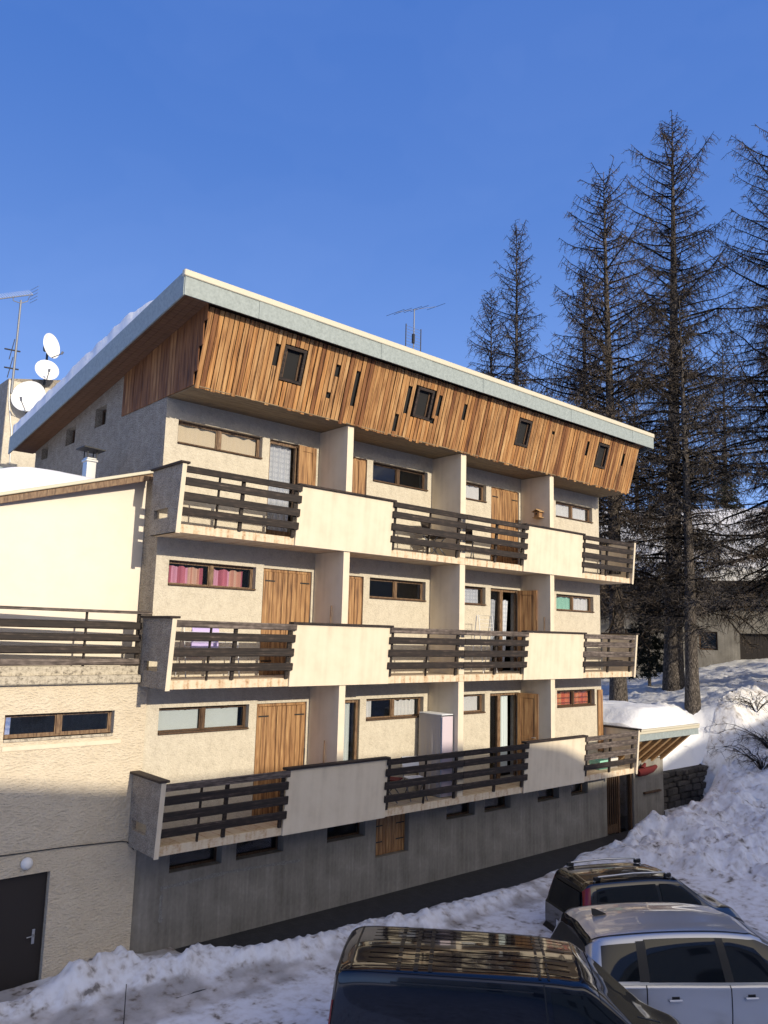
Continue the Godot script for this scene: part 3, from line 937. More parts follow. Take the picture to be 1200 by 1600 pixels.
func build_attic(b: Node3D) -> void:
	var lean := atan2(AZ1 - AZ0, AY1 - AY0)
	# dark carcass behind the boards
	var st := tool()
	hexa(st, [Vector3(0.03, AY0 + 0.02, AZ0 - 0.05), Vector3(0.03, AY0 + 0.02, -2.0), Vector3(XR - 0.03, AY0 + 0.02, -2.0), Vector3(XR - 0.03, AY0 + 0.02, AZ0 - 0.05), Vector3(0.03, AY1, AZ1 - 0.05), Vector3(0.03, AY1 - 0.55, -2.0), Vector3(XR - 0.03, AY1 - 0.55, -2.0), Vector3(XR - 0.03, AY1, AZ1 - 0.05)])
	var clad := part(b, "attic_cladding", done(st), "void")
	clad.set_meta("label", "leaning attic storey clad in streaked brown upright boards")
	var wins := [[1.68, 2.19], [5.24, 5.75], [8.78, 9.28], [12.28, 12.79]]
	var slots := [[1.53, 10.62, 11.02], [2.97, 10.75, 10.98], [2.89, 10.30, 10.42], [3.5, 10.28, 10.98], [4.98, 10.42, 11.0], [4.86, 10.0, 10.36], [5.95, 10.55, 11.0], [5.85, 10.36, 10.47], [6.87, 10.62, 10.98], [11.78, 10.62, 11.0], [13.62, 10.62, 10.96], [10.2, 10.9, 10.98]]
	var w := 0.106
	var n := int(round(XR / w))
	w = XR / n
	for i in n:
		var x := (i + 0.5) * w
		var cuts := [[AY0 - rng.randf_range(0.0, 0.05), AY1 + 0.02]]
		for q in wins:
			if x > q[0] - 0.02 and x < q[1] + 0.02:
				cuts = [[cuts[0][0], 10.385], [11.065, AY1 + 0.02]]
		for q in slots:
			if absf(x - q[0]) <= w * 0.5:
				var nc := []
				for c in cuts:
					if q[1] > c[0] and q[2] < c[1]:
						nc.append([c[0], q[1]])
						nc.append([q[2], c[1]])
					else:
						nc.append(c)
				cuts = nc
		var mi: int = [0, 1, 2, 3, 4, 6, 0, 2, 1, 5][rng.randi() % 10]
		for c in cuts:
			var len: float = (c[1] - c[0]) / cos(lean)
			var yc: float = (c[0] + c[1]) / 2
			var mm := mi
			if c[1] < 10.5:
				mm = [4, 1, 3][rng.randi() % 3]
			var bd := part(clad, "board", beam(Vector3(snappedf(w - 0.009 - rng.randf_range(0, 0.012), 0.003), snappedf(len, 0.01), 0.024), 0.005), "clad_%d" % mm, Vector3(x, yc, attic_z(yc) + rng.randf_range(-0.005, 0.011)))
			bd.rotation.x = lean
	# boards on the shaded end
	var m := 27
	for i in m:
		var z := -2.03 + (i + 0.5) * (AZ1 + 2.03) / m
		var lo := AY0
		if z > AZ0:
			lo = AY0 + (z - AZ0) / (AZ1 - AZ0) * (AY1 - AY0)
		var hi := AY1 - 0.154 * (AZ1 - z) + 0.1
		if hi - lo < 0.15:
			continue
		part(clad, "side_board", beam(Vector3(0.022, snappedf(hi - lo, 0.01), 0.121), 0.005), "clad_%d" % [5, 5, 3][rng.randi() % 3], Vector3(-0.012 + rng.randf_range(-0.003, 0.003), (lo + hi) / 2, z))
	# right end
	part(clad, "end_sheet", boxm(Vector3(XR - 0.02, AY0 + 0.05, -2.0), Vector3(XR - 0.004, AY1 - 0.5, AZ0 - 0.05)), "clad_1")
	# soffit boards
	for bay in [[0.0, 3.61], [3.61, 7.08], [7.08, 10.54], [10.54, XR]]:
		for i in 8:
			part(clad, "soffit_board", beam(Vector3(bay[1] - bay[0] - 0.012, 0.02, 0.127), 0.004), "soffit_wood", Vector3((bay[0] + bay[1]) / 2, AY0 - 0.002 + rng.randf_range(-0.003, 0.003), 0.066 + i * 0.131))
	# windows
	for q in wins:
		var yc := 10.725
		var f := tool()
		var hw: float = (q[1] - q[0]) / 2
		bx(f, Vector3(-hw, 0.28, -0.09), Vector3(hw, 0.335, 0.032))
		bx(f, Vector3(-hw, -0.335, -0.09), Vector3(hw, -0.28, 0.035))
		bx(f, Vector3(-hw, -0.28, -0.09), Vector3(-hw + 0.055, 0.28, 0.03))
		bx(f, Vector3(hw - 0.055, -0.28, -0.09), Vector3(hw, 0.28, 0.03))
		var win := part(b, "attic_window", done(f), "cap_wood", Vector3((q[0] + q[1]) / 2, yc, attic_z(yc)))
		win.rotation.x = lean
		part(win, "pane", boxm(Vector3(-hw + 0.07, -0.27, -0.062), Vector3(hw - 0.07, 0.27, -0.056)), "glass")
		part(win, "sash", boxm(Vector3(-hw + 0.07, -0.27, -0.055), Vector3(-hw + 0.11, 0.27, -0.03)), "frame_worn")
		part(win, "sash", boxm(Vector3(hw - 0.11, -0.27, -0.055), Vector3(hw - 0.07, 0.27, -0.03)), "frame_worn")
	build_roof(b)

const SL := 0.154
func roof_y(z: float) -> float:
	return 11.70 - SL * (1.62 - z)          # top of deck

func build_roof(b: Node3D) -> void:
	var x0 := -0.6
	var x1 := 14.75
	var zf := 1.62
	var zb := -7.5
	var st := tool()
	hexa(st, [Vector3(x0 + 0.02, roof_y(zf) - 0.30, zf - 0.02), Vector3(x0 + 0.02, roof_y(zb) - 0.30, zb), Vector3(x1 - 0.02, roof_y(zb) - 0.30, zb), Vector3(x1 - 0.02, roof_y(zf) - 0.30, zf - 0.02), Vector3(x0 + 0.02, roof_y(zf) - 0.03, zf - 0.02), Vector3(x0 + 0.02, roof_y(zb) - 0.03, zb), Vector3(x1 - 0.02, roof_y(zb) - 0.03, zb), Vector3(x1 - 0.02, roof_y(zf) - 0.03, zf - 0.02)])
	var roof := part(b, "roof", done(st), "eave_wood")
	roof.set_meta("label", "single-pitch roof with pale metal edge")
	# front fascia in metal sheets, with the pale strip above
	var cuts := [x0, 0.9, 2.2, 3.9, 5.4, 7.1, 8.9, 10.6, 12.3, 13.6, x1]
	for i in cuts.size() - 1:
		part(roof, "fascia_sheet", boxm(Vector3(cuts[i] + 0.0015, 11.265, zf - 0.02), Vector3(cuts[i + 1] - 0.0015, 11.60, zf + 0.004 + (i % 2) * 0.006)), "zinc")
	part(roof, "edge_strip", beam(Vector3(x1 - x0 + 0.06, 0.12, 0.10), 0.012), "trim_cream", Vector3((x0 + x1) / 2, 11.66, zf - 0.02))
	for xe in [x0, x1]:
		for i in 5:
			var a := lerpf(zf - 0.02, zb, i / 5.0)
			var c := lerpf(zf - 0.02, zb, (i + 1) / 5.0) + 0.003
			var s2 := tool()
			var o: float = xe - 0.012 if xe < 0 else xe - 0.018
			hexa(s2, [Vector3(o, roof_y(a) - 0.435, a), Vector3(o, roof_y(c) - 0.435, c), Vector3(o + 0.03, roof_y(c) - 0.435, c), Vector3(o + 0.03, roof_y(a) - 0.435, a), Vector3(o, roof_y(a), a), Vector3(o, roof_y(c), c), Vector3(o + 0.03, roof_y(c), c), Vector3(o + 0.03, roof_y(a), a)])
			part(roof, "verge_sheet", done(s2), "zinc")
	# underside boards beside the end wall
	for i in 4:
		var s3 := tool()
		var a0 := x0 + 0.025 + i * 0.144
		hexa(s3, [Vector3(a0, roof_y(zf) - 0.325, zf - 0.03), Vector3(a0, roof_y(zb) - 0.325, zb), Vector3(a0 + 0.138, roof_y(zb) - 0.325, zb), Vector3(a0 + 0.138, roof_y(zf) - 0.325, zf - 0.03), Vector3(a0, roof_y(zf) - 0.301, zf - 0.03), Vector3(a0, roof_y(zb) - 0.301, zb), Vector3(a0 + 0.138, roof_y(zb) - 0.301, zb), Vector3(a0 + 0.138, roof_y(zf) - 0.301, zf - 0.03)])
		part(roof, "eave_board", done(s3), "eave_wood")
	# snow lying on the roof, cut off along the verge
	part(roof, "snow_layer", snow_cover(x0 + 0.05, x1 - 0.1, zb, 0.95, 0.12, func(x: float, z: float) -> float: return roof_y(z) - 0.03, func(x: float, z: float) -> float:
		var t := 0.40 * pow(smoothstep(0.98, -1.2, z), 0.7)
		return t * (0.85 + 0.15 * smoothstep(0.0, 0.3, x - x0 - 0.05)) * smoothstep(0.0, 0.3, x1 - 0.1 - x) + n_b.get_noise_2d(x * 0.8, z * 0.8) * 0.16 * t), "roof_snow")

func snow_cover(x0: float, x1: float, z0: float, z1: float, step: float, base: Callable, thick: Callable) -> ArrayMesh:
	var st := tool()
	st.set_smooth_group(0)
	var nx := int(ceil((x1 - x0) / step))
	var nq := int(ceil((z1 - z0) / step))
	var g := []
	for j in nq + 1:
		var row := []
		for i in nx + 1:
			var x := lerpf(x0, x1, float(i) / nx)
			var z := lerpf(z0, z1, float(j) / nq)
			row.append(Vector3(x, base.call(x, z) + maxf(0.0, thick.call(x, z)) + 0.004, z))
		g.append(row)
	for j in nq:
		for i in nx:
			quad(st, g[j + 1][i], g[j][i], g[j][i + 1], g[j + 1][i + 1])
	# skirts
	for i in nx:
		for e in [[0, 1], [nq, -1]]:
			var p: Vector3 = g[e[0]][i]
			var q: Vector3 = g[e[0]][i + 1]
			var pb := Vector3(p.x, base.call(p.x, p.z) - 0.01, p.z)
			var qb := Vector3(q.x, base.call(q.x, q.z) - 0.01, q.z)
			if e[0] == 0:
				quad(st, qb, q, p, pb)
			else:
				quad(st, pb, p, q, qb)
	for j in nq:
		for e in [0, nx]:
			var p: Vector3 = g[j][e]
			var q: Vector3 = g[j + 1][e]
			var pb := Vector3(p.x, base.call(p.x, p.z) - 0.01, p.z)
			var qb := Vector3(q.x, base.call(q.x, q.z) - 0.01, q.z)
			if e == 0:
				quad(st, pb, p, q, qb)
			else:
				quad(st, qb, q, p, pb)
	return done(st)

# ---------------------------------------------------------------- annex on the left
func build_annex() -> void:
	var b := thing("annex_building", "low annex with combed plaster wall, roof terrace and white upper wall", "building")
	var xl := -6.0
	var holes := [[-2.37, -0.58, 3.80, 4.18], [-2.42, -1.45, -0.4, 1.70], [-5.4, -3.6, 3.80, 4.18]]
	part(b, "lower_wall", holed("z", xl, -0.004, -0.4, 4.64, -0.3, 0.035, holes), "combed")
	for w in [[-2.37, -0.58], [-5.4, -3.6]]:
		make_window(b, w[0], w[1], 3.80, 4.18, -0.09, "frame_wood", false)
		var st := tool()
		hexa(st, [Vector3(w[0] + 0.0, 3.62, 0.05), Vector3(w[0], 3.62, 0.036), Vector3(w[1] + 0.14, 3.62, 0.036), Vector3(w[1] + 0.14, 3.62, 0.05), Vector3(w[0], 3.69, 0.05), Vector3(w[0], 3.69, 0.036), Vector3(w[1] + 0.14, 3.69, 0.036), Vector3(w[1] + 0.14, 3.69, 0.05)])
		part(b, "window_band", done(st), "cream")
		part(b, "window_sill", boxm(Vector3(w[0] + 0.01, 3.76, -0.088), Vector3(w[1] - 0.01, 3.80, 0.06)), "ledge_dirty")
	var d := part(b, "service_door", boxm(Vector3(-2.40, -0.38, -0.12), Vector3(-1.46, 1.69, -0.07)), "door_dark")
	part(d, "handle_plate", beam(Vector3(0.045, 0.22, 0.012), 0.003), "steel", Vector3(-1.60, 0.72, -0.062))
	part(d, "handle", tube([Vector3(-1.60, 0.75, -0.06), Vector3(-1.60, 0.75, 0.0), Vector3(-1.72, 0.74, 0.0)], [0.011, 0.011, 0.009], 6), "steel")
	# terrace edge
	part(b, "ledge", beam(Vector3(-xl - 0.17, 0.14, 0.34), 0.02), "ledge_dirty", Vector3((xl - 0.19) / 2, 4.712, -0.03))
	part(b, "parapet", boxm(Vector3(xl, 4.784, -0.10), Vector3(-0.21, 4.93, 0.03)), "ledge_dirty")
	part(b, "terrace_floor", boxm(Vector3(xl, 4.646, -0.62), Vector3(-0.19, 4.72, -0.21)), "ledge_dirty")
	var rail := part(b, "terrace_railing", beam(Vector3(-xl - 0.02, 0.05, 0.14), 0.01), "rail_grey", Vector3((xl - 0.02) / 2, 5.865, 0.0))
	for q in [[5.56, 5.69], [5.35, 5.475], [5.14, 5.265], [4.945, 5.055]]:
		for s in [[xl, -3.3], [-3.29, -0.2]]:
			var p := part(rail, "plank", beam(Vector3(s[1] - s[0], q[1] - q[0], 0.05), 0.016), "rail_grey" if q[0] < 5.0 else "rail_mid", Vector3((s[0] + s[1]) / 2 - (xl - 0.02) / 2, (q[0] + q[1]) / 2 - 5.865, 0.035))
			p.rotation.z = rng.randf_range(-0.004, 0.004)
			p.rotation.x = -0.12
	for px in [-1.18, -3.2, -5.2]:
		part(rail, "post", beam(Vector3(0.035, 0.94, 0.04), 0.004), "rail_dark", Vector3(px - (xl - 0.02) / 2, -0.49, -0.022))
	part(rail, "post", beam(Vector3(0.05, 0.94, 0.06), 0.004), "rail_dark", Vector3(-0.235 - (xl - 0.02) / 2, -0.49, -0.03))
	# upper wall under the sloping roof
	var top := func(x: float) -> float: return 8.40 + 0.30 * x
	var st2 := tool()
	var zl := -0.6 - 0.08 * xl
	hexa(st2, [Vector3(xl, 4.65, zl), Vector3(xl, 4.65, -0.85), Vector3(-0.003, 4.65, -0.85), Vector3(-0.003, 4.65, -0.6), Vector3(xl, top.call(xl), zl), Vector3(xl, top.call(xl), -0.85), Vector3(-0.003, top.call(0.0), -0.85), Vector3(-0.003, top.call(0.0), -0.6)])
	part(b, "upper_wall", done(st2), "white_render")
	part(b, "end_wall", boxm(Vector3(xl, -0.4, -7.0), Vector3(xl + 0.25, 4.6, -0.31)), "combed")
	var slope := atan(0.30)
	var rf := part(b, "annex_roof", beam(Vector3(6.5, 0.08, 6.7), 0.005), "eave_wood", Vector3(0, 0, 0))
	rf.transform = Transform3D(Basis(Vector3.BACK, slope), Vector3(-3.15, 8.45 + 0.30 * -3.15, -3.64))
	part(rf, "fascia_board", beam(Vector3(6.48, 0.11, 0.035), 0.006), "frame_wood", Vector3(0.0, -0.03, 3.36))
	part(rf, "edge_strip", beam(Vector3(6.52, 0.06, 0.09), 0.01), "trim_cream", Vector3(0.0, 0.07, 3.35))
	part(rf, "snow_layer", snow_cover(-3.2, 3.1, -3.2, 3.27, 0.15, func(x: float, z: float) -> float: return 0.035, func(x: float, z: float) -> float:
		var wx := x * cos(slope) - 3.15
		return (0.50 * smoothstep(-0.3, -2.2, wx) + 0.02) * smoothstep(3.27, 2.6, z) + 0.03 * n_a.get_noise_2d(x * 1.2, z * 1.2)), "roof_snow")
	# things fixed to the wall
	var lamp := thing("wall_lamp", "round white wall lamp above the dark service door", "lamp", Vector3(-1.84, 1.88, 0.037))
	part(lamp, "base", tube([Vector3(0, 0, 0), Vector3(0, 0, 0.025)], [0.085, 0.085], 16), "mast_steel")
	part(lamp, "globe", dome(0.095, 0.09), "dish_white", Vector3(0, 0, 0.02))
	var pts := []
	var rad := []
	for i in 15:
		var f := i / 14.0
		pts.append(Vector3(lerpf(-6.0, -0.3, f), 2.18 - 0.18 * f + sin(f * 17.0) * 0.008, 0.055))
		rad.append(0.009)
	pts.append(Vector3(-0.2, 1.97, 0.06))
	rad.append(0.009)
	pts.append(Vector3(-0.06, 1.82, 0.05))
	rad.append(0.009)
	lone("cable", tube(pts, rad, 5), "black_metal", "thin black cable running along the plaster above the service door", "cable")

func dome(r: float, h: float, seg := 16, rings := 6) -> ArrayMesh:
	var st := tool()
	st.set_smooth_group(0)
	for j in rings:
		for i in seg:
			var p := func(a: int, c: int) -> Vector3:
				var t := a * PI / 2 / rings
				var f := TAU * c / seg
				return Vector3(cos(f) * cos(t) * r, sin(f) * cos(t) * r, sin(t) * h)
			quad(st, p.call(j, i), p.call(j + 1, i), p.call(j + 1, i + 1), p.call(j, i + 1))
	return done(st)

# ---------------------------------------------------------------- entrance porch on the right
func build_entrance() -> void:
	var b := thing("entrance_porch", "snow-capped entrance porch with slanting rafters beside the balconies", "porch")
	part(b, "wall", holed("z", XR + 0.004, 17.7, -0.4, 1.95, -0.3, -0.002, [[14.5, 15.95, -0.4, 1.68]]), "concrete")
	part(b, "side_wall", boxm(Vector3(17.42, -0.4, -4.0), Vector3(17.7, 2.9, -0.301)), "concrete")
	part(b, "back_wall", boxm(Vector3(XR + 0.004, -0.4, -4.3), Vector3(17.7, 2.9, -4.001)), "concrete")
	var st := tool()
	bx(st, Vector3(14.5, 1.60, -0.16), Vector3(15.95, 1.68, -0.06))
	bx(st, Vector3(14.5, -0.4, -0.16), Vector3(14.58, 1.60, -0.06))
	bx(st, Vector3(15.87, -0.4, -0.16), Vector3(15.95, 1.60, -0.06))
	bx(st, Vector3(15.2, -0.4, -0.16), Vector3(15.28, 1.60, -0.06))
	bx(st, Vector3(14.58, 0.0, -0.15), Vector3(15.2, 0.25, -0.08))
	part(b, "floor", boxm(Vector3(XR + 0.004, -0.5, -4.0), Vector3(17.7, -0.401, -0.002)), "concrete")
	var d := part(b, "door", done(st), "frame_worn")
	for i in 5:
		part(d, "bar", beam(Vector3(0.035, 1.35, 0.03), 0.004), "frame_worn", Vector3(14.66 + i * 0.115, 0.925, -0.075))
	part(d, "pane", boxm(Vector3(14.58, 0.25, -0.13), Vector3(15.2, 1.60, -0.125)), "glass")
	part(d, "pane", boxm(Vector3(15.28, -0.05, -0.13), Vector3(15.87, 1.60, -0.125)), "glass")
	part(b, "ledge", beam(Vector3(0.95, 0.05, 0.09), 0.006), "frame_worn", Vector3(16.95, 0.98, 0.045))
	# rafters lean out from the wall head to the fascia
	var lo := Vector3(0, 1.90, -0.05)
	var hi := Vector3(0, 2.80, 0.98)
	for i in 6:
		var x := 14.80 + i * 0.56
		var r := part(b, "rafter", beam(Vector3(0.13, 0.09, (hi - lo).length()), 0.005), "rafter_wood", (lo + hi) / 2 + Vector3(x, 0, 0))
		r.rotation.x = -atan2(hi.y - lo.y, hi.z - lo.z)
	var s2 := tool()
	hexa(s2, [Vector3(14.58, 2.89, 1.0), Vector3(14.58, 1.99, -0.05), Vector3(17.9, 1.99, -0.05), Vector3(17.9, 2.89, 1.0), Vector3(14.58, 2.92, 1.0), Vector3(14.58, 2.03, -0.05), Vector3(17.9, 2.03, -0.05), Vector3(17.9, 2.92, 1.0)])
	part(b, "lining", done(s2), "rafter_wood")
	var roof := part(b, "porch_roof", boxm(Vector3(14.56, 2.93, -4.3), Vector3(18.05, 3.04, 1.02)), "eave_wood")
	part(roof, "fascia_sheet", boxm(Vector3(14.56, 2.76, 1.021), Vector3(16.3, 2.95, 1.045)), "zinc")
	part(roof, "fascia_sheet", boxm(Vector3(16.303, 2.76, 1.021), Vector3(18.05, 2.95, 1.043)), "zinc")
	part(roof, "edge_strip", beam(Vector3(3.56, 0.07, 0.09), 0.012), "trim_cream", Vector3(16.3, 2.985, 1.03))
	part(roof, "edge_strip", beam(Vector3(3.58, 0.06, 0.11), 0.012), "trim_cream", Vector3(16.3, 3.055, 1.03))
	part(roof, "verge_board", boxm(Vector3(14.53, 2.5, -2.0), Vector3(14.558, 3.02, 1.0)), "cream")
	part(roof, "verge_cap", beam(Vector3(0.14, 0.06, 3.1), 0.01), "cap_wood", Vector3(14.54, 3.055, -0.45))
	part(roof, "snow_layer", snow_cover(14.66, 18.0, -4.2, 0.98, 0.09, func(x: float, z: float) -> float: return 3.04, func(x: float, z: float) -> float:
		var ex := smoothstep(14.66, 15.7, x) * smoothstep(18.02, 17.3, x)
		var ez := smoothstep(1.0, 0.35, z)
		return (0.14 + 0.42 * ex) * pow(ez, 0.6) * smoothstep(18.02, 17.9, x) + n_b.get_noise_2d(x * 0.5, z * 0.5) * 0.04 * ez), "roof_snow")
	var red := tool()
	tube_into(red, [Vector3(16.05, 1.62, 0.10), Vector3(16.3, 1.66, 0.16), Vector3(16.7, 1.68, 0.16), Vector3(17.05, 1.74, 0.12)], [0.10, 0.13, 0.10, 0.06], 10)
	tube_into(red, [Vector3(16.25, 1.74, 0.14), Vector3(16.42, 1.88, 0.12)], [0.09, 0.04], 8)
	lone("red_bundle", done(red), "cloth_red", "dark red bundle hung on the grey wall under the porch rafters", "bundle")

# ---------------------------------------------------------------- block behind the annex roof
func build_rear_block() -> void:
	var b := thing("rear_block", "plain beige masonry stack rising behind the annex roof", "chimney")
	var st := tool()
	hexa(st, [Vector3(-0.22, 4.0, -9.55), Vector3(-0.22, 4.0, -12.0), Vector3(1.4, 4.0, -12.0), Vector3(1.4, 4.0, -9.55), Vector3(-0.22, 12.42, -9.55), Vector3(-0.22, 12.42, -12.0), Vector3(1.4, 12.75, -12.0), Vector3(1.4, 12.75, -9.55)])
	part(b, "shaft", done(st), "roughcast")
	part(b, "render_face", boxm(Vector3(-0.21, 9.6, -9.548), Vector3(1.39, 12.38, -9.53)), "stucco")
	var f := thing("rear_wing", "flat-roofed wing with grey metal edge behind the annex", "building")
	part(f, "wall", boxm(Vector3(-8.0, -0.4, -9.3), Vector3(-0.02, 9.36, -7.6)), "roughcast")
	part(f, "roof_edge", beam(Vector3(8.3, 0.16, 1.9), 0.02), "zinc", Vector3(-3.97, 9.44, -8.45))
	part(f, "snow_layer", snow_cover(-8.0, -0.1, -9.2, -7.7, 0.25, func(x: float, z: float) -> float: return 9.52, func(x: float, z: float) -> float: return 0.02 + 0.05 * absf(n_a.get_noise_2d(x, z))), "roof_snow")

# ---------------------------------------------------------------- the house across the road that shades the yard
func build_opposite_house() -> void:
	var b := thing("opposite_house", "tall chalet across the road, behind the viewer", "building")
	var holes := []
	for k in 4:
		for i in 8:
			holes.append([-22.0 + i * 4.2, -20.6 + i * 4.2, 0.6 + k * 2.8, 2.0 + k * 2.8])
	part(b, "wall", holed("z", -30.0, 40.0, -2.0, 11.2, 33.0, 33.3, holes), "cream")
	part(b, "gable", boxm(Vector3(-30.0, -2.0, 29.7), Vector3(-29.7, 11.0, 33.0)), "cream")
	part(b, "gable", boxm(Vector3(39.7, -2.0, 29.7), Vector3(40.0, 11.0, 33.0)), "cream")
	var front := []
	for h in holes:
		front.append(h)
	part(b, "front_wall", holed("z", -30.0, 40.0, -2.0, 11.2, 29.4, 29.7, front), "cream")
	for h in front:
		var w := part(b, "window", boxm(Vector3(h[0], h[2], 29.5), Vector3(h[0] + 0.08, h[3], 29.58)), "frame_wood")
		part(w, "pane", boxm(Vector3(h[0] + 0.08, h[2], 29.52), Vector3(h[1], h[3], 29.53)), "void")
	# roofline: high on the left, falling past the hip to a lower stretch on the right
	var prof := [[-30.0, 14.4], [-2.4, 13.85], [0.4, 13.45], [4.0, 13.5], [9.6, 13.45], [11.6, 13.1], [14.3, 12.1], [18.7, 12.25], [22.6, 13.1], [27.0, 13.7], [40.0, 13.9]]
	var st := tool()
	for i in prof.size() - 1:
		var a: Array = prof[i]
		var c: Array = prof[i + 1]
		hexa(st, [Vector3(a[0], 11.0, 33.8), Vector3(a[0], 11.0, 29.0), Vector3(c[0], 11.0, 29.0), Vector3(c[0], 11.0, 33.8), Vector3(a[0], a[1], 31.2), Vector3(a[0], a[1], 30.8), Vector3(c[0], c[1], 30.8), Vector3(c[0], c[1], 31.2)])
	part(b, "roof", done(st), "roof_snow")

# ---------------------------------------------------------------- house up the hill
func build_hill_house() -> void:
	var dir := Vector3(0.48, 0, 0.88).normalized()
	var nrm := Vector3(-dir.z, 0, dir.x)
	var b := thing("hill_house", "grey rendered chalet with a snow-covered roof among the larches", "building", Vector3(29.6, 3.0, -10.0))
	b.transform.basis = Basis(dir, Vector3.UP, dir.cross(Vector3.UP))
	# local x along the front, z towards the viewer
	var holes := [[4.75, 5.6, 2.25, 3.15], [6.6, 8.9, 0.6, 3.1], [1.2, 2.2, 2.3, 3.2], [10.5, 11.4, 2.3, 3.2]]
	part(b, "wall", holed("z", -4.6, 16.0, -2.5, 5.6, -0.3, 0.0, holes), "concrete")
	part(b, "side_wall", boxm(Vector3(-4.6, -2.5, -9.0), Vector3(-4.3, 6.0, -0.301)), "concrete")
	part(b, "back_wall", boxm(Vector3(-4.6, -2.5, -9.3), Vector3(16.0, 6.0, -9.001)), "concrete")
	for h in [holes[0], holes[2], holes[3]]:
		var st := tool()
		bx(st, Vector3(h[0], h[2], -0.2), Vector3(h[1], h[2] + 0.07, -0.12))
		bx(st, Vector3(h[0], h[3] - 0.07, -0.2), Vector3(h[1], h[3], -0.12))
		bx(st, Vector3(h[0], h[2] + 0.07, -0.2), Vector3(h[0] + 0.07, h[3] - 0.07, -0.12))
		bx(st, Vector3(h[1] - 0.07, h[2] + 0.07, -0.2), Vector3(h[1], h[3] - 0.07, -0.12))
		var w := part(b, "window", done(st), "frame_worn")
		part(w, "pane", boxm(Vector3(h[0] + 0.07, h[2] + 0.07, -0.17), Vector3(h[1] - 0.07, h[3] - 0.07, -0.16)), "glass")
	for i in 9:
		part(b, "garage_board", beam(Vector3(0.25, 2.5, 0.04), 0.008), "door_dark", Vector3(6.6 + (i + 0.5) * 2.3 / 9, 1.85, -0.2))
	var st2 := tool()
	hexa(st2, [Vector3(-5.6, 5.3, 1.5), Vector3(-5.6, 9.3, -4.8), Vector3(17.0, 9.3, -4.8), Vector3(17.0, 5.3, 1.5), Vector3(-5.6, 5.55, 1.5), Vector3(-5.6, 9.55, -4.8), Vector3(17.0, 9.55, -4.8), Vector3(17.0, 5.55, 1.5)])
	hexa(st2, [Vector3(-5.6, 9.3, -4.801), Vector3(-5.6, 5.3, -11.0), Vector3(17.0, 5.3, -11.0), Vector3(17.0, 9.3, -4.801), Vector3(-5.6, 9.55, -4.801), Vector3(-5.6, 5.55, -11.0), Vector3(17.0, 5.55, -11.0), Vector3(17.0, 9.55, -4.801)])
	var roof := part(b, "roof", done(st2), "door_dark")
	part(roof, "snow_layer", snow_cover(-5.55, 16.95, -10.9, 1.45, 0.35, func(x: float, z: float) -> float: return 9.56 - absf(z + 4.8) * 4.0 / 6.3 * (1.0 if z > -4.8 else 1.02), func(x: float, z: float) -> float: return 0.55 + 0.12 * n_a.get_noise_2d(x * 0.4, z * 0.4)), "roof_snow")

func build_retaining_wall() -> void:
	var b := thing("stone_wall", "dark dry-stone retaining wall beside the porch, under the snow", "wall")
	part(b, "core", boxm(Vector3(17.72, -0.4, -0.55), Vector3(21.0, 1.42, -0.28)), "stone_4")
	var y := -0.1
	var row := 0
	while y < 1.40:
		var h := rng.randf_range(0.15, 0.24)
		var x := 17.73 + (row % 2) * -0.0
		while x < 20.9:
			var w := rng.randf_range(0.22, 0.5)
			var m := beam(Vector3(snappedf(w - 0.02, 0.04), snappedf(h - 0.015, 0.03), 0.3), 0.025)
			var s := part(b, "stone", m, "stone_%d" % (rng.randi() % 4), Vector3(x + w / 2, y + h / 2, -0.2 + rng.randf_range(-0.05, 0.05)))
			s.rotation = Vector3(rng.randf_range(-0.08, 0.08), rng.randf_range(-0.12, 0.12), rng.randf_range(-0.06, 0.06))
			x += w
		y += h
		row += 1

# ---------------------------------------------------------------- trees
class Twigs:
	var v := PackedVector3Array()
	var n := PackedVector3Array()
	var idx := PackedInt32Array()
	func stick(a: Vector3, b: Vector3, ra: float, rb: float) -> void:
		var d := (b - a).normalized()
		var u := d.cross(Vector3.UP if absf(d.y) < 0.9 else Vector3.RIGHT).normalized()
		var w := d.cross(u)
		var s := v.size()
		for k in 3:
			var t := TAU * k / 3.0
			var o := u * cos(t) + w * sin(t)
			v.append(a + o * ra)
			v.append(b + o * rb)
			n.append(o)
			n.append(o)
		for k in 3:
			var i := s + k * 2
			var j := s + ((k + 1) % 3) * 2
			idx.append_array(PackedInt32Array([i, j, i + 1, j, j + 1, i + 1]))
	func blade(a: Vector3, b: Vector3, side: Vector3) -> void:
		var s := v.size()
		v.append(a - side)
		v.append(a + side)
		v.append(b)
		var nn := (b - a).cross(side).normalized()
		n.append(nn)
		n.append(nn)
		n.append(nn)
		idx.append_array(PackedInt32Array([s, s + 1, s + 2]))
	func mesh() -> ArrayMesh:
		var arr := []
		arr.resize(Mesh.ARRAY_MAX)
		arr[Mesh.ARRAY_VERTEX] = v
		arr[Mesh.ARRAY_NORMAL] = n
		arr[Mesh.ARRAY_INDEX] = idx
		var m := ArrayMesh.new()
		m.add_surface_from_arrays(Mesh.PRIMITIVE_TRIANGLES, arr)
		return m

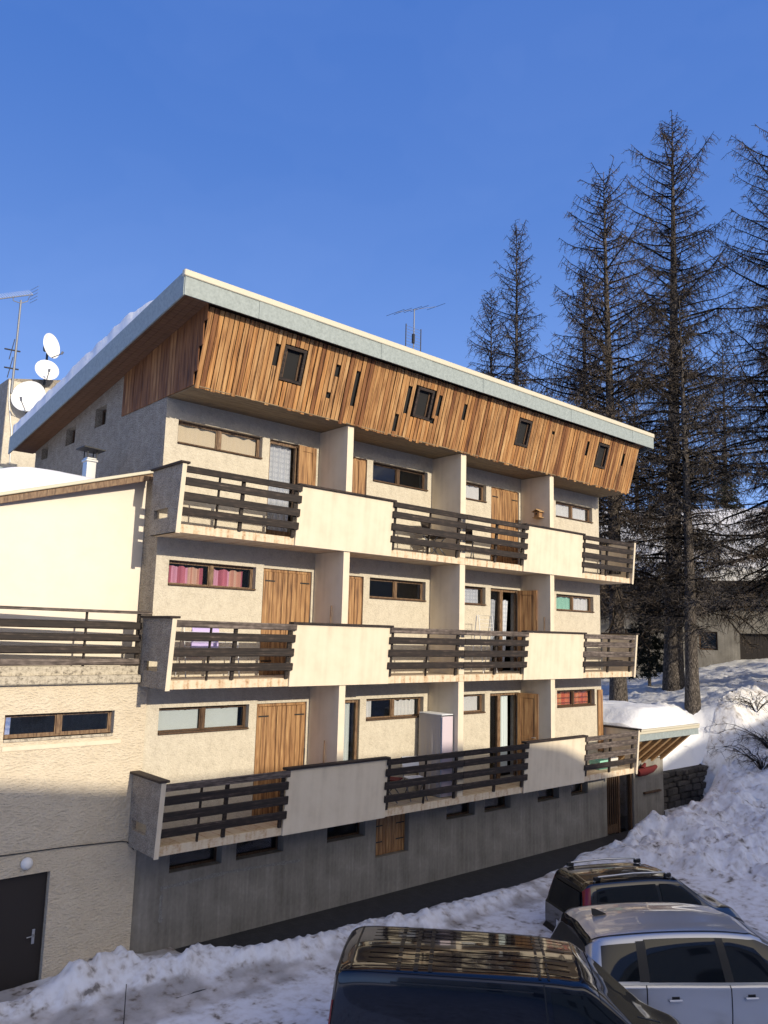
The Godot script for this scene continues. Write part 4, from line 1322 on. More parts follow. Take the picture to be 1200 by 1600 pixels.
func larch(label: String, at: Vector3, height: float, tr: float, cr: float, sd: int, count: int, bare := 0.14, detail := 1.0, twig := "twig_brown", group := "bare larches on the slope", tilt := Vector3.ZERO) -> void:
	var r := RandomNumberGenerator.new()
	r.seed = sd
	var root := thing("larch_tree", label, "tree", at, group)
	var lean := Vector3(r.randf_range(-0.012, 0.012), 0, r.randf_range(-0.012, 0.012)) + tilt
	var centre := func(f: float) -> Vector3:
		return Vector3(0, f * height, 0) + lean * f * height + Vector3(sin(f * 5.0 + sd), 0, cos(f * 4.0 + sd)) * 0.05 * f
	var pts := []
	var rad := []
	for i in 17:
		var f := i / 16.0
		pts.append(centre.call(f) - Vector3(0, 0.6 if i == 0 else 0.0, 0))
		rad.append(maxf(0.012, tr * (pow(1.0 - f, 0.85) + 0.25 * exp(-f * 40.0))))
	part(root, "trunk", tube(pts, rad, 12), "bark")
	var T := Twigs.new()
	var ga := 2.39996
	for b in count:
		var f := bare + (0.985 - bare) * pow((b + r.randf()) / count, 0.9)
		var env := cr * pow(1.0 - f, 0.62) * (0.85 + 0.15 * smoothstep(bare, bare + 0.22, f)) + 0.18
		var a := b * ga + r.randf_range(-0.7, 0.7)
		var uneven := n_a.get_noise_3d(cos(a) * 1.6 + sd * 3.1, f * height * 0.55, sin(a) * 1.6)
		var L := env * (0.30 + 0.85 * pow(r.randf(), 0.75)) * (1.0 + 1.1 * uneven)
		if r.randf() < 0.07:
			L *= 1.35
		if uneven < -0.28 and r.randf() < 0.6:
			continue
		var out := Vector3(cos(a), 0, sin(a))
		var side := Vector3(-out.z, 0, out.x)
		var rise := lerpf(-0.12, 0.75, f) + r.randf_range(-0.2, 0.2)
		var droop := lerpf(0.75, 0.2, f) * r.randf_range(0.5, 1.5)
		var o: Vector3 = centre.call(f)
		var seg := 6
		var prev := o
		var r0 := clampf(0.016 + L * 0.013, 0.016, 0.07)
		var bend := r.randf_range(-0.25, 0.25)
		var line := [o]
		for s in range(1, seg + 1):
			var q := float(s) / seg
			var p := o + out * (L * q) + side * (bend * L * q * q * 0.5) + Vector3(0, L * (rise * q - droop * q * q + 0.36 * q * q * q), 0)
			p += Vector3(r.randf_range(-1, 1), r.randf_range(-1, 1), r.randf_range(-1, 1)) * 0.025 * L * 0.5
			T.stick(prev, p, lerpf(r0, 0.010, (s - 1.0) / seg), lerpf(r0, 0.010, q))
			prev = p
			line.append(p)
		var nt := int(maxf(5.0, L * 10.5 * detail))
		for t in nt:
			var q := 0.14 + 0.86 * (t + r.randf()) / nt
			var fi := q * seg
			var i0 := mini(int(fi), seg - 1)
			var base: Vector3 = line[i0].lerp(line[i0 + 1], fi - i0)
			var sgn := 1.0 if t % 2 else -1.0
			var tl := (0.30 + 0.6 * r.randf()) * (1.0 - 0.4 * q) * clampf(L * 0.6, 0.5, 1.5)
			var dirv := (side * sgn * r.randf_range(0.1, 1.0) + out * r.randf_range(-0.1, 0.9) + Vector3(0, r.randf_range(-1.35, 0.35), 0)).normalized()
			var m1 := base + dirv * tl * 0.5
			var m2 := m1 + (dirv + Vector3(0, r.randf_range(-0.6, 0.05), 0)).normalized() * tl * 0.5
			T.stick(base, m1, 0.013, 0.010)
			T.stick(m1, m2, 0.010, 0.006)
			var ns := int(maxf(4.0, tl * 20.0 * detail))
			for s in ns:
				var g := (s + r.randf()) / ns
				var p0 := base.lerp(m1, g * 2.0) if g < 0.5 else m1.lerp(m2, g * 2.0 - 1.0)
				var dv := Vector3(r.randf_range(-1, 1), r.randf_range(-1.1, 0.5), r.randf_range(-1, 1)).normalized()
				var ln := r.randf_range(0.08, 0.30)
				T.blade(p0, p0 + dv * ln, dv.cross(Vector3(r.randf_range(-1, 1), r.randf_range(-1, 1), r.randf_range(-1, 1))).normalized() * 0.0075)
	part(root, "crown", T.mesh(), twig)

func pine(called: String, label: String, at: Vector3, height: float, cr: float, sd: int, count: int, mat: String, low := 0.05, group := "") -> void:
	var r := RandomNumberGenerator.new()
	r.seed = sd
	var root := thing(called, label, "tree", at, group)
	part(root, "trunk", tube([Vector3(0, -0.5, 0), Vector3(0, height * 0.5, 0), Vector3(0, height * 0.97, 0)], [height * 0.018, height * 0.012, 0.015], 8), "bark")
	var T := Twigs.new()
	for b in count:
		var f := low + (1.0 - low) * pow((b + r.randf()) / count, 0.9)
		var L := cr * pow(1.0 - f, 0.65) * r.randf_range(0.5, 1.1) + 0.15
		var a := b * 2.39996 + r.randf_range(-0.4, 0.4)
		var out := Vector3(cos(a), 0, sin(a))
		var o := Vector3(0, f * height, 0)
		var tip := o + out * L + Vector3(0, L * r.randf_range(-0.35, 0.25), 0)
		T.stick(o, tip, 0.02, 0.006)
		var cl := int(3 + L * 5)
		for c in cl:
			var q := 0.25 + 0.75 * (c + r.randf()) / cl
			var p := o.lerp(tip, q) + Vector3(r.randf_range(-1, 1), r.randf_range(-0.5, 0.3), r.randf_range(-1, 1)) * 0.16
			for k in 16:
				var dv := Vector3(r.randf_range(-1, 1), r.randf_range(-0.8, 1), r.randf_range(-1, 1)).normalized()
				var ln := r.randf_range(0.12, 0.26)
				T.blade(p, p + dv * ln, dv.cross(Vector3(r.randf_range(-1, 1), r.randf_range(-1, 1), 0.3)).normalized() * 0.022)
	part(root, "crown", T.mesh(), mat)

func on_hill(x: float, z: float, dy := 0.0) -> Vector3:
	return Vector3(x, plane_h(x, z) + dy, z)

func build_trees() -> void:
	larch("tallest bare larch, standing beside the hill house on the slope", on_hill(25.3, -3.7), 26.6, 0.40, 4.3, 11, 360, 0.12, 1.0, "twig_brown", "bare larches on the slope", Vector3(0.75, 0, 0.66) * 0.026)
	larch("bare larch with scaly sunlit trunk rooted just behind the porch roof", on_hill(21.9, -1.11), 15.8, 0.25, 3.2, 12, 170, 0.17, 1.0, "twig_grey")
	larch("tall bare larch whose trunk stands between the balconies and the hill house", on_hill(21.2, -3.75), 22.4, 0.32, 3.7, 13, 300, 0.16, 1.0)
	larch("slim bare larch twinned with the larch beside the balconies", on_hill(22.2, -5.9), 19.6, 0.22, 3.2, 14, 210, 0.2, 0.9)
	larch("bare larch rising behind the roof ridge with a bird nest thickening", on_hill(24.7, -11.4, -0.4), 25.2, 0.25, 3.3, 15, 270, 0.2, 0.9, "twig_grey")
	larch("shorter bare larch leaning close to the larch behind the roof", on_hill(23.9, -12.6, -0.4), 22.0, 0.2, 3.3, 16, 220, 0.2, 0.85)
	larch("big bare larch with long branches at the right of the hill house", on_hill(27.05, 0.2), 24.5, 0.38, 5.0, 17, 300, 0.1, 1.0, "twig_brown", "bare larches on the slope", Vector3(0.75, 0, 0.66) * 0.058)
	larch("bare larch at the top of the sunlit snow slope, out towards the road", on_hill(25.5, 2.9), 21.0, 0.3, 4.2, 18, 190, 0.12, 0.9, "twig_grey")
	# farther trees behind the house and the roof
	var far := [[33, -22, 21, 3.6], [29, -17, 19, 3.4], [36, -11.5, 18, 3.8], [34, -19, 20, 3.6], [38, -14, 21, 3.4], [42, -9, 20, 3.6], [44, -3, 20, 3.6], [30, -20, 18, 2.8], [45, -20, 23, 3.2], [41, 2, 18, 3.4], [36.5, -28.3, 23.4, 2.6], [33, -15.5, 14, 2.8]]
	for i in far.size():
		var q: Array = far[i]
		larch("distant bare larch in the wood behind the hill house", on_hill(q[0], q[1]), q[2], 0.22, q[3], 30 + i, 130, 0.06, 0.7, "twig_far", "larches of the wood behind")
	var g := [[38, -7, 10, 2.6], [41, -4, 11, 2.8], [43, -12, 12, 2.6], [37, -17, 11, 2.4], [31, -16, 9, 2.2], [40, 3, 10, 2.6]]
	for i in g.size():
		pine("pine_tree", "olive green pine in the wood behind the hill house", on_hill(g[i][0], g[i][1]), g[i][2], g[i][3], 60 + i, 210, "needles", 0.03, "pines of the wood behind")
	pine("young_spruce", "dark young spruce in front of the hill house wall", on_hill(26.0, -5.2), 4.6, 1.25, 80, 110, "needles_dark", 0.12)
	# low bare scrub whose arching twigs hang over the slope at the right
	var spots := [[21.6, 1.7, 1.9, 1], [23.2, 0.6, 1.8, 2], [19.6, 2.3, 1.5, 3]]
	for i in spots.size():
		var s: Array = spots[i]
		shrub(["bare arching shrub on the snow slope beyond the porch", "pale bare shrub below the big larch by the hill house", "small dark bare shrub at the crest of the snow bank"][i], Vector3(s[0], ground_h(s[0], s[1]), s[1]), s[2], 90 + i)

func shrub(label: String, at: Vector3, size: float, sd: int) -> void:
	var r := RandomNumberGenerator.new()
	r.seed = sd
	var T := Twigs.new()
	for b in 16:
		var a := r.randf() * TAU
		var out := Vector3(cos(a), 0, sin(a))
		var L := size * r.randf_range(0.5, 1.1)
		var prev := Vector3(0, -0.1, 0)
		for s in range(1, 7):
			var q := s / 6.0
			var p := out * L * q + Vector3(0, L * (1.0 * q - 0.75 * q * q), 0) + Vector3(r.randf_range(-1, 1), r.randf_range(-1, 1), r.randf_range(-1, 1)) * 0.05
			T.stick(prev, p, lerpf(0.018, 0.004, q - 1.0 / 6), lerpf(0.018, 0.004, q))
			for t in 3:
				var dv := (out * 0.5 + Vector3(r.randf_range(-1, 1), r.randf_range(-0.9, 0.6), r.randf_range(-1, 1))).normalized()
				T.stick(p, p + dv * r.randf_range(0.12, 0.4), 0.006, 0.003)
			prev = p
	var root := thing("shrub", label, "shrub", at)
	part(root, "branches", T.mesh(), "twig_grey")

# ---------------------------------------------------------------- cars
class Shell:
	# control net: stations from rear to front, each a row of points from sill to roof centre (right half, z >= 0)
	var g := []
	func _c(a: Vector3, b: Vector3, c: Vector3, d: Vector3, t: float) -> Vector3:
		return 0.5 * ((2.0 * b) + (c - a) * t + (2.0 * a - 5.0 * b + 4.0 * c - d) * t * t + (3.0 * b - a - 3.0 * c + d) * t * t * t)
	func _row(i: int, v: float) -> Vector3:
		var r: Array = g[clampi(i, 0, g.size() - 1)]
		var j := clampi(int(floor(v)), 0, r.size() - 2)
		var a: Vector3 = r[maxi(j - 1, 0)]
		var d: Vector3
		if j + 2 < r.size():
			d = r[j + 2]
		else:
			d = r[j]
			d.z = -d.z
		return _c(a, r[j], r[j + 1], d, v - j)
	func at(u: float, v: float) -> Vector3:
		var i := clampi(int(floor(u)), 0, g.size() - 2)
		return _c(_row(i - 1, v), _row(i, v), _row(i + 1, v), _row(i + 2, v), u - i)
	func out(u: float, v: float) -> Vector3:
		var e := 0.02
		var du := at(minf(u + e, g.size() - 1.0), v) - at(maxf(u - e, 0.0), v)
		var dv := at(u, minf(v + e, 7.0)) - at(u, maxf(v - e, 0.0))
		var n := dv.cross(du).normalized()
		if n.dot(at(u, v) - Vector3(at(u, v).x, 0.8, 0.0)) < 0:
			n = -n
		return n

func shell_patch(s: Shell, u0: float, u1: float, v0: float, v1: float, off: float, nu: int, nv: int, sides := [1.0, -1.0]) -> ArrayMesh:
	var st := tool()
	st.set_smooth_group(0)
	for sd in sides:
		var grid := []
		for i in nu + 1:
			var row := []
			for j in nv + 1:
				var u := lerpf(u0, u1, float(i) / nu)
				var v := lerpf(v0, v1, float(j) / nv)
				var p := s.at(u, v)
				if off != 0.0:
					p += s.out(u, v) * off
				p.z = maxf(p.z, 0.0) * sd
				row.append(p)
			grid.append(row)
		for i in nu:
			for j in nv:
				if sd > 0:
					quad(st, grid[i][j], grid[i][j + 1], grid[i + 1][j + 1], grid[i + 1][j])
				else:
					quad(st, grid[i + 1][j], grid[i + 1][j + 1], grid[i][j + 1], grid[i][j])
	st.index()
	return done(st)

# stations: [x low, x high, belt y, belt half width, roof y, roof half width]
func make_shell(stations: Array, crown := 0.03) -> Shell:
	var s := Shell.new()
	for q in stations:
		var xb: float = q[0]
		var xr: float = q[1]
		var yb: float = q[2]
		var wb: float = q[3]
		var yt: float = q[4]
		var wt: float = q[5]
		var gap := yt - yb
		s.g.append([Vector3(xb, 0.24, wb - 0.07), Vector3(xb, 0.24 + (yb - 0.24) * 0.4, wb), Vector3(xb, yb - 0.06, wb), Vector3(lerpf(xb, xr, 0.1), yb, wb - 0.025), Vector3(lerpf(xb, xr, 0.85), yb + gap * 0.80, lerpf(wb, wt, 0.78)), Vector3(xr, yb + gap * 0.965, wt - 0.05), Vector3(xr, yt, wt * 0.55), Vector3(xr, yt + crown, 0.0)])
	return s

func car_frame(o: Node3D, at: Vector3, head: float) -> void:
	o.transform = Transform3D(Basis(Vector3(cos(head), 0, sin(head)), Vector3.UP, Vector3(-sin(head), 0, cos(head))), at)

func wheels(o: Node3D, xs: Array, w: float, r: float) -> void:
	for x in xs:
		for sd in [1.0, -1.0]:
			var t := part(o, "wheel", tube([Vector3(0, 0, -0.1), Vector3(0, 0, -0.08), Vector3(0, 0, 0.08), Vector3(0, 0, 0.1)], [r * 0.9, r, r, r * 0.9], 24), "tyre", Vector3(x, r, w * sd))
			part(t, "rim", tube([Vector3(0, 0, -0.104), Vector3(0, 0, 0.104)], [r * 0.62, r * 0.62], 20), "steel")

func rear_cap(s: Shell) -> ArrayMesh:
	var st := tool()
	var prev := s.at(0, 0)
	for j in range(1, 29):
		var p := s.at(0, j * 0.25)
		p.z = maxf(p.z, 0.0)
		quad(st, Vector3(prev.x, prev.y, -prev.z), Vector3(p.x, p.y, -p.z), p, prev)
		prev = p
	return done(st)

func build_cars() -> void:
	var navy := flat("paint_navy", lin(0.003, 0.004, 0.009), 0.12)
	navy.metallic_specular = 0.35
	navy.clearcoat_enabled = true
	navy.clearcoat = 1.0
	navy.clearcoat_roughness = 0.03
	var blk := flat("paint_black", lin(0.005, 0.005, 0.006), 0.15)
	blk.clearcoat_enabled = true
	blk.clearcoat = 1.0
	blk.clearcoat_roughness = 0.03
	var sil := flat("paint_silver", lin(0.52, 0.53, 0.55), 0.3, 0.45)
	sil.clearcoat_enabled = true
	sil.clearcoat = 1.0
	sil.clearcoat_roughness = 0.04
	flat("car_glass", lin(0.010, 0.012, 0.014), 0.04)
	flat("trim_black", lin(0.012, 0.012, 0.012), 0.45)
	flat("tyre", lin(0.012, 0.012, 0.012), 0.9)
	flat("lens_red", lin(0.22, 0.008, 0.015), 0.12)
	flat("plate_white", lin(0.6, 0.6, 0.6), 0.5)
	var gy := road_h(5.8) + 0.03
	# --- dark van
	var van := thing("parked_van", "dark navy van with ribbed roof parked in front of the silver car", "van")
	car_frame(van, Vector3(0.88, gy, 4.57), deg_to_rad(47.6))
	var s := make_shell([[-0.02, 0.06, 1.05, 0.84, 1.84, 0.66], [0.06, 0.14, 1.05, 0.91, 1.91, 0.75], [0.35, 0.4, 1.06, 0.94, 1.945, 0.79], [1.2, 1.2, 1.06, 0.95, 1.955, 0.80], [2.4, 2.35, 1.06, 0.95, 1.955, 0.80], [3.15, 3.0, 1.06, 0.95, 1.93, 0.78], [3.5, 3.32, 1.05, 0.94, 1.84, 0.75], [4.2, 4.12, 1.0, 0.93, 1.20, 0.74], [4.65, 4.62, 0.86, 0.90, 1.02, 0.62], [4.88, 4.86, 0.62, 0.80, 0.70, 0.48]], 0.02)
	part(van, "body", shell_patch(s, 0.0, 9.0, 0.0, 7.0, 0.0, 72, 32), "paint_navy")
	part(van, "tailgate", rear_cap(s), "paint_navy")
	part(van, "windscreen", shell_patch(s, 6.08, 6.97, 4.25, 7.0, 0.006, 10, 12), "car_glass")
	part(van, "side_window", shell_patch(s, 4.55, 6.3, 3.25, 4.12, 0.006, 14, 6, [1.0]), "car_glass")
	part(van, "side_window", shell_patch(s, 4.55, 6.3, 3.25, 4.12, 0.006, 14, 6, [-1.0]), "car_glass")
	for q in [[5.55, 5.63], [5.95, 6.03], [6.3, 6.38], [6.66, 6.74]]:
		for sd in [1.0, -1.0]:
			part(van, "roof_rib", shell_patch(s, 2.1, 5.1, q[0], q[1], 0.012, 20, 3, [sd]), "paint_navy")
	for q in [[1.62, 1.70], [2.62, 2.68], [2.86, 2.92], [3.05, 3.1], [4.35, 4.4], [4.52, 4.57]]:
		part(van, "roof_seam", shell_patch(s, q[0], q[1], 5.0, 7.0, 0.007, 3, 14), "trim_black")
	for sd in [1.0, -1.0]:
		part(van, "roof_gutter", shell_patch(s, 0.9, 6.0, 4.62, 4.76, 0.008, 40, 3, [sd]), "trim_black")
		part(van, "rear_lamp", shell_patch(s, 0.05, 0.6, 2.4, 3.7, 0.006, 5, 8, [sd]), "lens_red")
		part(van, "door_seam", shell_patch(s, 4.42, 4.45, 0.3, 4.5, 0.003, 2, 16, [sd]), "trim_black")
		part(van, "panel_moulding", shell_patch(s, 2.55, 4.25, 3.2, 3.26, 0.006, 16, 2, [sd]), "trim_black")
		part(van, "panel_moulding", shell_patch(s, 2.55, 4.25, 4.05, 4.1, 0.006, 16, 2, [sd]), "trim_black")
		part(van, "mirror", beam(Vector3(0.12, 0.2, 0.2), 0.04), "trim_black", Vector3(3.75, 1.22, 1.04 * sd))
	part(van, "wiper", tube([Vector3(4.22, 1.27, 0.1), Vector3(3.86, 1.50, 0.55)], [0.012, 0.008], 6), "trim_black")
	part(van, "floor_pan", boxm(Vector3(0.05, 0.22, -0.75), Vector3(4.7, 0.3, 0.75)), "trim_black")
	wheels(van, [0.85, 3.95], 0.8, 0.33)
	# --- silver car
	var car := thing("parked_car", "silver high-bodied car with grey roof between the van and the small black car", "car")
	car_frame(car, Vector3(4.72, gy, 5.52), deg_to_rad(34.5))
	car.scale = Vector3.ONE * 1.12
	s = make_shell([[0.0, 0.12, 0.95, 0.78, 1.36, 0.46], [0.1, 0.2, 0.98, 0.86, 1.46, 0.55], [0.35, 0.42, 0.99, 0.89, 1.52, 0.60], [1.1, 1.1, 0.98, 0.90, 1.565, 0.62], [1.9, 1.85, 0.96, 0.90, 1.565, 0.62], [2.5, 2.35, 0.95, 0.90, 1.52, 0.60], [2.75, 2.58, 0.94, 0.90, 1.46, 0.58], [3.4, 3.35, 0.92, 0.89, 1.05, 0.66], [3.95, 3.92, 0.82, 0.86, 0.94, 0.58], [4.28, 4.26, 0.58, 0.72, 0.66, 0.42]], 0.035)
	part(car, "body", shell_patch(s, 0.0, 9.0, 0.0, 7.0, 0.0, 72, 32), "paint_silver")
	part(car, "tailgate", rear_cap(s), "trim_black")
	part(car, "windscreen", shell_patch(s, 6.05, 6.95, 4.3, 7.0, 0.006, 10, 12), "car_glass")
	part(car, "rear_screen", shell_patch(s, 0.02, 0.95, 4.4, 7.0, 0.007, 8, 12), "car_glass")
	for sd in [1.0, -1.0]:
		part(car, "side_window", shell_patch(s, 1.55, 2.55, 3.12, 4.0, 0.007, 10, 7, [sd]), "car_glass")
		part(car, "side_window", shell_patch(s, 2.68, 4.05, 3.08, 4.12, 0.007, 14, 7, [sd]), "car_glass")
		part(car, "side_window", shell_patch(s, 4.2, 6.55, 3.08, 4.12, 0.007, 18, 7, [sd]), "car_glass")
		part(car, "pillar_trim", shell_patch(s, 4.03, 4.22, 3.08, 4.12, 0.008, 3, 7, [sd]), "trim_black")
		part(car, "pillar_trim", shell_patch(s, 2.53, 2.7, 3.10, 4.06, 0.008, 3, 7, [sd]), "trim_black")
		part(car, "chrome_strip", shell_patch(s, 1.5, 6.7, 2.99, 3.08, 0.009, 40, 2, [sd]), "steel")
		part(car, "roof_channel", shell_patch(s, 0.7, 6.0, 4.66, 4.86, 0.006, 40, 3, [sd]), "trim_black")
		for u in [2.62, 4.1]:
			part(car, "door_seam", shell_patch(s, u, u + 0.02, 0.4, 3.0, 0.003, 2, 16, [sd]), "trim_black")
		for x in [1.18, 2.25]:
			part(car, "door_handle", beam(Vector3(0.2, 0.035, 0.035), 0.012), "paint_silver", Vector3(x, 0.80, 0.925 * sd))
			part(car, "handle_cup", beam(Vector3(0.11, 0.06, 0.012), 0.004), "trim_black", Vector3(x + 0.01, 0.815, 0.902 * sd))
		part(car, "rear_lamp", shell_patch(s, 0.1, 1.0, 2.2, 3.05, 0.006, 6, 8, [sd]), "lens_red")
		part(car, "mirror", beam(Vector3(0.14, 0.14, 0.2), 0.045), "paint_silver", Vector3(2.95, 1.02, 1.02 * sd))
	var fin := tool()
	hexa(fin, [Vector3(0.42, 1.57, 0.035), Vector3(0.42, 1.57, -0.035), Vector3(0.62, 1.585, -0.02), Vector3(0.62, 1.585, 0.02), Vector3(0.40, 1.66, 0.008), Vector3(0.40, 1.66, -0.008), Vector3(0.46, 1.655, -0.006), Vector3(0.46, 1.655, 0.006)])
	part(car, "aerial_fin", done(fin), "trim_black")
	part(car, "floor_pan", boxm(Vector3(0.1, 0.2, -0.7), Vector3(4.1, 0.28, 0.7)), "trim_black")
	wheels(car, [0.75, 3.4], 0.78, 0.31)
	# --- small black car
	car = thing("parked_car", "small black hatchback with roof bars nearest the snow bank", "car")
	car_frame(car, Vector3(7.02, gy, 3.86), deg_to_rad(25.0))
	s = make_shell([[-0.02, 0.10, 0.95, 0.72, 1.50, 0.48], [0.06, 0.18, 0.97, 0.79, 1.58, 0.55], [0.3, 0.38, 0.98, 0.81, 1.61, 0.58], [1.0, 1.0, 0.98, 0.82, 1.625, 0.59], [1.7, 1.65, 0.97, 0.82, 1.62, 0.59], [2.2, 2.05, 0.96, 0.82, 1.58, 0.57], [2.4, 2.25, 0.95, 0.82, 1.52, 0.56], [2.95, 2.9, 0.93, 0.81, 1.07, 0.62], [3.4, 3.38, 0.84, 0.79, 0.97, 0.55], [3.66, 3.64, 0.6, 0.68, 0.68, 0.42]], 0.02)
	part(car, "body", shell_patch(s, 0.0, 9.0, 0.0, 7.0, 0.0, 72, 32), "paint_black")
	part(car, "tailgate", rear_cap(s), "paint_black")
	part(car, "windscreen", shell_patch(s, 6.05, 6.95, 4.3, 7.0, 0.006, 10, 12), "car_glass")
	var rw := tool()
	hexa(rw, [Vector3(-0.03, 0.97, 0.58), Vector3(-0.03, 0.97, -0.58), Vector3(-0.01, 0.97, -0.58), Vector3(-0.01, 0.97, 0.58), Vector3(0.05, 1.42, 0.48), Vector3(0.05, 1.42, -0.48), Vector3(0.07, 1.42, -0.48), Vector3(0.07, 1.42, 0.48)])
	part(car, "rear_screen", done(rw), "car_glass")
	part(car, "number_plate", beam(Vector3(0.012, 0.11, 0.5), 0.003), "plate_white", Vector3(-0.035, 0.66, 0.0))
	part(car, "rear_bumper", beam(Vector3(0.16, 0.26, 1.5), 0.06), "trim_black", Vector3(-0.01, 0.42, 0.0))
	for sd in [1.0, -1.0]:
		part(car, "side_window", shell_patch(s, 1.9, 3.9, 3.1, 4.12, 0.007, 14, 7, [sd]), "car_glass")
		part(car, "side_window", shell_patch(s, 4.05, 6.45, 3.1, 4.12, 0.007, 18, 7, [sd]), "car_glass")
		part(car, "rear_lamp", shell_patch(s, 0.1, 1.35, 3.2, 4.25, 0.008, 6, 8, [sd]), "lens_red")
		part(car, "mirror", beam(Vector3(0.13, 0.15, 0.18), 0.045), "trim_black", Vector3(2.55, 1.05, 0.92 * sd))
		var z: float = 0.50 * sd
		part(car, "roof_bar", tube([Vector3(0.35, 1.60, z), Vector3(0.45, 1.675, z), Vector3(1.2, 1.705, z), Vector3(1.9, 1.685, z), Vector3(2.05, 1.58, z)], [0.022, 0.02, 0.018, 0.02, 0.022], 8), "steel")
		part(car, "bar_foot", beam(Vector3(0.16, 0.08, 0.05), 0.015), "trim_black", Vector3(0.42, 1.645, z))
		part(car, "bar_foot", beam(Vector3(0.16, 0.08, 0.05), 0.015), "trim_black", Vector3(1.97, 1.63, z))
	part(car, "floor_pan", boxm(Vector3(0.1, 0.2, -0.6), Vector3(3.5, 0.28, 0.6)), "trim_black")
	wheels(car, [0.6, 2.9], 0.7, 0.29)

# ---------------------------------------------------------------- on the roofs
func dish(at: Vector3, r: float, face: Vector3, label: String, arm := true) -> void:
	var o := thing("satellite_dish", label, "dish", at, "satellite dishes by the masonry stack")
	var f := face.normalized()
	var bs := Basis.looking_at(-f, Vector3.UP)
	var st := tool()
	st.set_smooth_group(0)
	for j in 5:
		for i in 28:
			var p := func(a: int, c: int) -> Vector3:
				var q := a / 5.0
				var t := TAU * c / 28
				return Vector3(cos(t) * q * r * 0.93, sin(t) * q * r, q * q * r * 0.22)
			quad(st, p.call(j, i), p.call(j + 1, i), p.call(j + 1, i + 1), p.call(j, i + 1))
	var d := part(o, "reflector", done(st), "dish_white")
	d.transform.basis = bs
	var st2 := tool()
	for i in 28:
		var t0 := TAU * i / 28
		var t1 := TAU * (i + 1) / 28
		var a := Vector3(cos(t0) * r * 0.93, sin(t0) * r, r * 0.22)
		var c := Vector3(cos(t1) * r * 0.93, sin(t1) * r, r * 0.22)
		quad(st2, a, a * Vector3(1.03, 1.03, 0.9), c * Vector3(1.03, 1.03, 0.9), c)
	part(d, "rim", done(st2), "dish_white")
	part(d, "bracket", beam(Vector3(0.1, 0.16, 0.2), 0.02), "black_metal", Vector3(0, -0.05, -0.1))
	if arm:
		part(d, "arm", tube([Vector3(0, -r, r * 0.2), Vector3(0, -r * 0.85, r * 1.2)], [0.012, 0.012], 6), "black_metal")
		part(d, "receiver", tube([Vector3(0, -r * 0.88, r * 1.1), Vector3(0, -r * 0.72, r * 1.28)], [0.03, 0.035], 8), "mast_steel")
	part(o, "mount", tube([Vector3(0, -r - 0.35, -0.12), Vector3(0, 0, -0.12)], [0.025, 0.025], 8), "black_metal")

